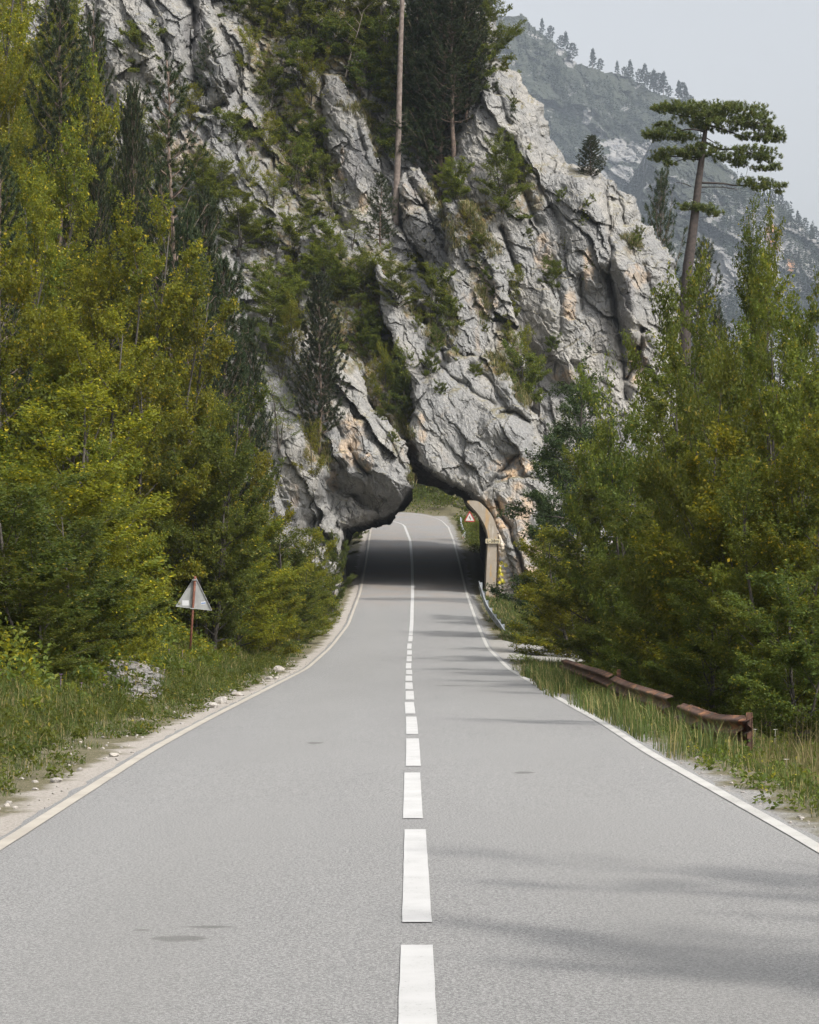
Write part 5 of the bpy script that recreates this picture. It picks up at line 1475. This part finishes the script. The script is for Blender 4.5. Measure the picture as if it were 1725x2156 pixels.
# a lumpy stone wall: a grid bulging over every stone
gx, gy = np.meshgrid(np.arange(1042, 1112, .9), np.arange(1126, 1292, .9))
sdm = poly_sd(gx, gy, ms) + 1.2 * fbm(gx / 5, gy / 5, 5, 2)
f1, f2, ra, rb, rc, _, _ = worley(gx / 9.5, gy / 9.5, 55)
yy = Yp + .10 - .075 * np.clip(1 - (f1 / .62) ** 2, 0, 1) - .05 * ra + .6 * np.exp(-np.maximum(sdm, 0) / 2.5)
keep = sdm > 0; h_, w__ = gx.shape
q_ = keep[:-1, :-1] & keep[1:, :-1] & keep[:-1, 1:] & keep[1:, 1:]
ii = np.arange(h_ * w__).reshape(h_, w__); F = np.stack([ii[:-1, :-1][q_], ii[1:, :-1][q_], ii[1:, 1:][q_], ii[:-1, 1:][q_]], -1)
V = np.stack([(gx - CX) / FPX * Yp - bx, yy - by, EYE + (HY - gy) / FPX * Yp - bz], -1).reshape(-1, 3)
yel = np.zeros(gx.shape)
for (ax, ay, r_) in ((1057, 1186, 5), (1066, 1190, 4.5), (1054, 1197, 5), (1052, 1206, 5), (1058, 1209, 5), (1050, 1214, 4), (1057, 1221, 5), (1052, 1226, 5), (1060, 1226, 5)):
    yel = np.maximum(yel, 1 - sstep(r_ * .7, r_, np.hypot(gx - ax, gy - ay) + 1.4 * fbm(gx / 3, gy / 3, 3, 2)))
c_ = [(.52, .43, .33), (.40, .35, .30)]
m, nt, b = newmat('field stones'); t = NT(nt); p = t.pos()
at_s = t.n('Attribute', attribute_name='stone').outputs['Fac']; at_j = t.n('Attribute', attribute_name='joint').outputs['Fac']; at_y = t.n('Attribute', attribute_name='paint').outputs['Fac']
c = t.mix(t.rng(at_s, .25, .55), (.54, .47, .37), (.46, .425, .38)); c = t.mix(t.rng(at_s, .80, .84), c, (.24, .24, .25)); c = t.mix(t.rng(at_s, .0, .18, .8, 0), c, (.50, .36, .19))
c = t.mix(t.math('MULTIPLY', t.rng(t.noise(p, 11, 5, .7), .4, .7), .4), c, (.20, .17, .14))
c = t.mix(t.math('MULTIPLY', at_y, t.rng(t.noise(p, 9, 4), .25, .5)), c, (.62, .55, .04))
c = t.mix(t.rng(at_j, .5, .9), c, (.26, .20, .15))
nt.links.new(c, b.inputs['Base Color']); b.inputs['Roughness'].default_value = .9
nt.links.new(t.bump(t.noise(p, 16, 5), .4, .03), b.inputs['Normal'])
mesh_np('stone_wall', V, [F], m, True, root, attrs={'stone': ra.ravel(), 'joint': (1 - sstep(.03, .16, f2 - f1)).ravel(), 'paint': yel.ravel()})
# back of the wall
mb = MB(); mb.prism([rel(px, py, .35) for px, py in ms], (0, 2.5, 0)); mb.build('wall_core', M_mas, root)

Y = Yp - .16
root = empty('length_plate', W(1038, 1139.3, Y)); bx, by, bz = root.location
tag(root, 'small cream plate reading L-38m fixed over the masonry of the tunnel mouth', 'sign plate')
mb = MB(); mb.prism([rel(1022.8, 1134.3), rel(1053.3, 1134.6), rel(1053.3, 1144.2), rel(1022.8, 1144.0)], (0, .02, 0)); mb.build('plate', simple_mat('cream plate', (.52, .49, .38), .6, 0, .25, 12, (.45, .36, .20)), root)
cu = bpy.data.curves.new('lettering', 'FONT'); cu.body = 'L-38m'; cu.size = .215; cu.extrude = .003; cu.align_x = 'CENTER'; cu.align_y = 'CENTER'; cu.space_character = 1.15; cu.offset = .004
cu.materials.append(M_black)
_tmp = bpy.data.objects.new('lettering', cu); COL.objects.link(_tmp); bpy.context.view_layer.update()
_me = bpy.data.meshes.new_from_object(_tmp.evaluated_get(bpy.context.evaluated_depsgraph_get())); bpy.data.objects.remove(_tmp)
to = bpy.data.objects.new('lettering', _me); COL.objects.link(to); to.parent = root; to.location = (.0, -.006, 0); to.rotation_euler = (math.pi / 2, 0, 0)

# ------------------------------------------------------------------ the umbrella pine
rng = np.random.default_rng(123)
Y = 112.; bxx = (1441 - CX) / FPX * Y
root = empty('umbrella_pine', (bxx, Y, gz(bxx, Y) - .1)); bx, by, bz = root.location
tag(root, 'large flat-topped umbrella pine standing alone against the grey sky', 'tree')
mb = MB()
TR = [(1441, None), (1443, 640), (1449, 560), (1458, 495), (1466, 430), (1471, 385), (1477, 340), (1482, 300), (1486, 270), (1489, 248), (1500, 236)]
tp = np.array([(0, 0, 0)] + [rel(a, b_) for a, b_ in TR[1:]])
mb.tube(tp, np.array([.32, .27, .24, .205, .18, .16, .14, .12, .09, .065, .03]), 12)
for pl, r_ in (([(1476, 385), (1520, 387), (1560, 386), (1600, 385)], .055), ([(1474, 394), (1520, 393), (1545, 400), (1560, 395)], .03), ([(1456, 393), (1440, 387), (1424, 384)], .028), ([(1486, 300), (1520, 312), (1560, 318), (1620, 335), (1648, 356)], .06), ([(1487, 290), (1500, 300), (1515, 308)], .03),
                 ([(1482, 277), (1450, 277), (1410, 276)], .05), ([(1480, 332), (1450, 328), (1400, 326)], .05), ([(1478, 337), (1440, 333), (1408, 345)], .03), ([(1488, 262), (1530, 275), (1570, 290), (1600, 292)], .045), ([(1490, 250), (1550, 262), (1600, 262), (1640, 292)], .05), ([(1488, 250), (1440, 240), (1400, 228)], .05),
                 ([(1490, 240), (1520, 222), (1560, 230)], .04), ([(1530, 330), (1555, 340), (1572, 352), (1600, 362)], .02), ([(1570, 345), (1573, 360), (1571, 378)], .012), ([(1464, 440), (1480, 440), (1510, 452)], .03), ([(1464, 441), (1440, 440)], .03), ([(1474, 458), (1492, 457), (1506, 458)], .012), ([(1459, 420), (1450, 416)], .015),
                 ([(1476, 405), (1486, 406)], .014), ([(1520, 392), (1535, 398), (1553, 404)], .014), ([(1560, 318), (1556, 306), (1562, 302)], .01), ([(1550, 316), (1538, 304)], .01)):
    n_ = len(pl); P = smooth_path([rel(a, b_, rng.normal(0, .25) * i) for i, (a, b_) in enumerate(pl)], 12)
    mb.tube(P, np.linspace(r_, r_ * .3, 12), 5)
mb.build('trunk', simple_mat('umbrella pine bark', (.062, .048, .042), .9, 0, .5, 8, (.035, .028, .025)), root, True)
PL = [(1436, 229, 58, 10), (1402, 228, 28, 8), (1490, 232, 70, 14), (1555, 236, 66, 14), (1590, 256, 42, 13), (1622, 278, 30, 10), (1640, 292, 14, 8), (1530, 266, 66, 11), (1470, 252, 50, 8), (1580, 290, 34, 5), (1610, 296, 24, 5),
      (1404, 283, 48, 11), (1374, 288, 18, 8), (1440, 292, 30, 7), (1400, 267, 22, 6), (1470, 268, 14, 6), (1412, 322, 40, 7), (1390, 334, 20, 8), (1482, 318, 42, 13), (1455, 330, 24, 8), (1414, 347, 14, 4), (1540, 334, 44, 7), (1558, 348, 20, 4), (1580, 320, 50, 9), (1612, 334, 30, 9), (1632, 354, 15, 7), (1600, 357, 22, 4),
      (1590, 386, 36, 8), (1630, 392, 26, 5), (1600, 399, 16, 4), (1642, 405, 9, 3), (1452, 438, 28, 7), (1484, 440, 26, 7), (1505, 451, 16, 6)]
P_, D_ = [], []
for (cx_, cy_, rx, ry) in PL:
    n_ = int(rx * (ry + 4) * .21); ry *= 1.05
    for _ in range(n_):
        v = rng.normal(size=3); v /= np.linalg.norm(v); rr = rng.uniform(.25, 1.25) ** .6
        P = np.array(rel(cx_ + v[0] * rx * rr, cy_ - v[2] * ry * rr)) + np.array([0, v[1] * rx * .0211 * rr * .8, 0])
        P_.append(P); D_.append(nrm(np.array([v[0] * .5, v[1] * .5, .75 + .3 * v[2]]) + rng.normal(0, .25, 3)))
V, F = tufts(np.array(P_), np.array(D_), 46, .125, .020, rng, .12)
mesh_np('crown', V, [F], LU, False, root)

# the bare trunk
h = on_cliff(833, 468)
Y = h.y; root = empty('bare_trunk_pine', (h.x, h.y, h.z - .2)); bx, by, bz = root.location
tag(root, 'tall pine whose long bare pinkish trunk crosses the top of the rock', 'tree')
mb = MB(); P = np.array([(0, 0, 0)] + [rel(a, b_) for a, b_ in ((833, 440), (838, 330), (840, 240), (843, 120), (847, 0), (850, -120), (852, -260))])
mb.tube(smooth_path(P, 20), np.linspace(.21, .10, 20), 9)
P_, D_ = [], []
for k in range(64):
    py = rng.choice([rng.uniform(232, 330), rng.uniform(-270, -40), rng.uniform(-270, -40)])
    az = rng.uniform(0, 6.28); ln = rng.uniform(.4, .95) if py > 0 else rng.uniform(1, 2.6)
    a = np.array(rel(np.interp(py, [-260, 0, 240, 330], [852, 847, 840, 838]), py)); e = a + np.array([math.cos(az) * ln, math.sin(az) * ln, ln * .15])
    mb.tube(np.array([a, (a + e) / 2 + [0, 0, -.05], e]), np.array([.03, .02, .008]), 4, False)
    for w in range(8):
        f = rng.uniform(.4, 1); P_.append(a + (e - a) * f + rng.normal(0, .12, 3)); D_.append(nrm(rng.normal(0, .5, 3) + [0, 0, .6]))
mb.build('trunk', simple_mat('pink pine bark', (.21, .172, .15), .9, 0, .45, 5, (.12, .095, .08)), root, True)
V, F = tufts(np.array(P_), np.array(D_), 44, .15, .019, rng); mesh_np('crown', V, [F], LN, False, root)
# dead leaning sapling by it
h = on_cliff(728, 165)
mb = MB(); q = np.array([[0, 0, 0], [.35, -.3, 1.4], [.75, -.5, 2.6], [1.1, -.6, 3.9]]); mb.tube(smooth_path(q, 10), np.linspace(.045, .012, 10), 5)
for k in range(7): a = smooth_path(q, 10)[3 + k]; mb.tube(np.array([a, a + [rng.uniform(-.8, .8), 0, rng.uniform(.3, .9)]]), np.array([.014, .005]), 4)
o = mb.build('dead_sapling', M_pale); o.location = (h.x, h.y - .3, h.z); tag(o, 'thin pale leafless sapling leaning among the shrubs near the top', 'dead tree')

# branch tip that hangs in at the right edge belongs to a tree outside the picture
x = (1880 - CX) / FPX * 31
plant('hornA', x, 31, gz(x, 31), zat(250, 31) - gz(x, 31), .98, 'tree whose leafy twig tip reaches in at the upper right edge', 'tree', None)

# ------------------------------------------------------------------ pines on the far mountain
_bm = BVHTree.FromPolygons([v.co[:] for v in mountain.data.vertices], [p.vertices[:] for p in mountain.data.polygons])
def on_mt(px, py):
    return _bm.ray_cast(Vector((0, 0, EYE)), Vector(((px - CX) / FPX, 1, (HY - py) / FPX)).normalized(), 6000)[0]
LF = leaf_mat('far pine needles', (.020, .032, .016), (.016, .028, .014), (.05, .055, .02), .05, .01)
fars = [pine(601, 14, 3.4, .32, 1.5, 5, 4, 12, 1.1, LF, 'oval', .1, 'ridge_pine', .85, dead=False, wn=.42, r0=.22), pine(602, 15, 3.0, .25, 1.3, 5, 4, 12, 1.1, LF, 'cone', .1, 'ridge_pine', .85, dead=False, wn=.42, r0=.22)]
RT = [(1182, 76, 104), (1192, 68, 106), (1206, 80, 118), (1249, 98, 137), (1265, 115, 141), (1300, 123, 147), (1315, 134, 154), (1328, 126, 160), (1348, 141, 170), (1358, 136, 176), (1370, 144, 182), (1378, 144, 188), (1388, 153, 195), (1398, 153, 199), (1410, 184, 208), (1430, 177, 214), (1438, 179, 218), (1445, 187, 222), (1455, 202, 228),
      (1610, 407, 430), (1627, 404, 434), (1646, 408, 440), (1657, 426, 446), (1681, 450, 474), (1697, 462, 486), (1711, 479, 506), (1718, 482, 510), (1142, 46, 74), (1160, 60, 90)]
used_ = [0, 0]
for q, (px, tp_, bp_) in enumerate(RT):
    h = None
    for k in range(0, 26, 2):
        h = on_mt(px, bp_ - 4 + k)
        if h is not None: break
    if h is None: continue
    i = q % 2
    o = fars[i] if used_[i] == 0 else copy_tree(fars[i]); used_[i] = 1
    Hh = (bp_ - tp_ + 3) / FPX * h.y
    o.location = (h.x, h.y + 4, h.z - 2); o.scale = (Hh / 15 * 1.1, Hh / 15 * 1.1, (Hh + 2) / 14.5); o.rotation_euler = (0, 0, q * 1.3)
    for kk in ('_H', '_R'):
        if kk in o: del o[kk]
    lab = {3: 'layered pine alone on the mountain skyline, left of centre gap', 4: 'leaning pine right of the lone layered one on the mountain skyline'}.get(q, 'small pine of the group at the top left of the mountain skyline' if q in (0, 1, 2, 27, 28) else 'small dark pine in the row along the mountain skyline' if q < 19 else 'small dark pine on the lower right skyline above the orange-stained crag')
    gg = None if q in (3, 4) else 'pines at the left of the mountain skyline' if q in (0, 1, 2, 27, 28) else 'pines in the row on the mountain skyline' if q < 19 else 'pines on the lower right skyline'
    tag(o, lab, 'tree', gg)
# the mountain's forest
P_, Hs = [], []
for _ in range(12000):
    px = rng.uniform(1090, 1730); py = rng.uniform(40, 900)
    h = on_mt(px, py)
    if h is None: continue
    far_ = h.y > 1700
    if not far_ and py > 440 and px > 1500 and rng.random() < .86: continue
    if far_ and math.hypot((px - 1320) / 85, (py - 335) / 45) < 1 and rng.random() < .85: continue
    if fbm(np.array([h.x / 40]), np.array([h.z / 55]), 66, 3)[0] < -.18: continue
    P_.append(h[:]); Hs.append(rng.uniform(6, 13) * (1 if far_ else .8))
P_ = np.array(P_); Hs = np.array(Hs)
n = len(P_) * 26; idx = np.repeat(np.arange(len(P_)), 26); f = rng.random(n)
az = rng.uniform(0, 6.28, n)
rad = (1 - f) * .26 + .05
Bz = P_[idx] + np.stack([0 * f, 0 * f, f * Hs[idx]], -1)
Dd = nrm(np.stack([np.cos(az), np.sin(az), rng.uniform(-.3, .3, n)], -1))
V, F = needles_mesh(Bz, Dd, rad * Hs[idx], Hs[idx] * .10, rng)
tag(mesh_np('mountain_forest', V, [F], LF), kind='stuff')

# ------------------------------------------------------------------ the air
mb = MB()
mb.box((180, 1180, 310), (640, 2430, 640))
m, nt, b = newmat('haze air')
nt.nodes.remove(b)
pv = nt.nodes.new('ShaderNodeVolumePrincipled')
pv.inputs['Color'].default_value = (.76, .87, 1.0, 1)
pv.inputs['Density'].default_value = .00011
pv.inputs['Anisotropy'].default_value = 0.0
nt.links.new(pv.outputs[0], nt.nodes['Material Output'].inputs['Volume'])
hz = mb.build('haze', m)
tag(hz, kind='stuff')
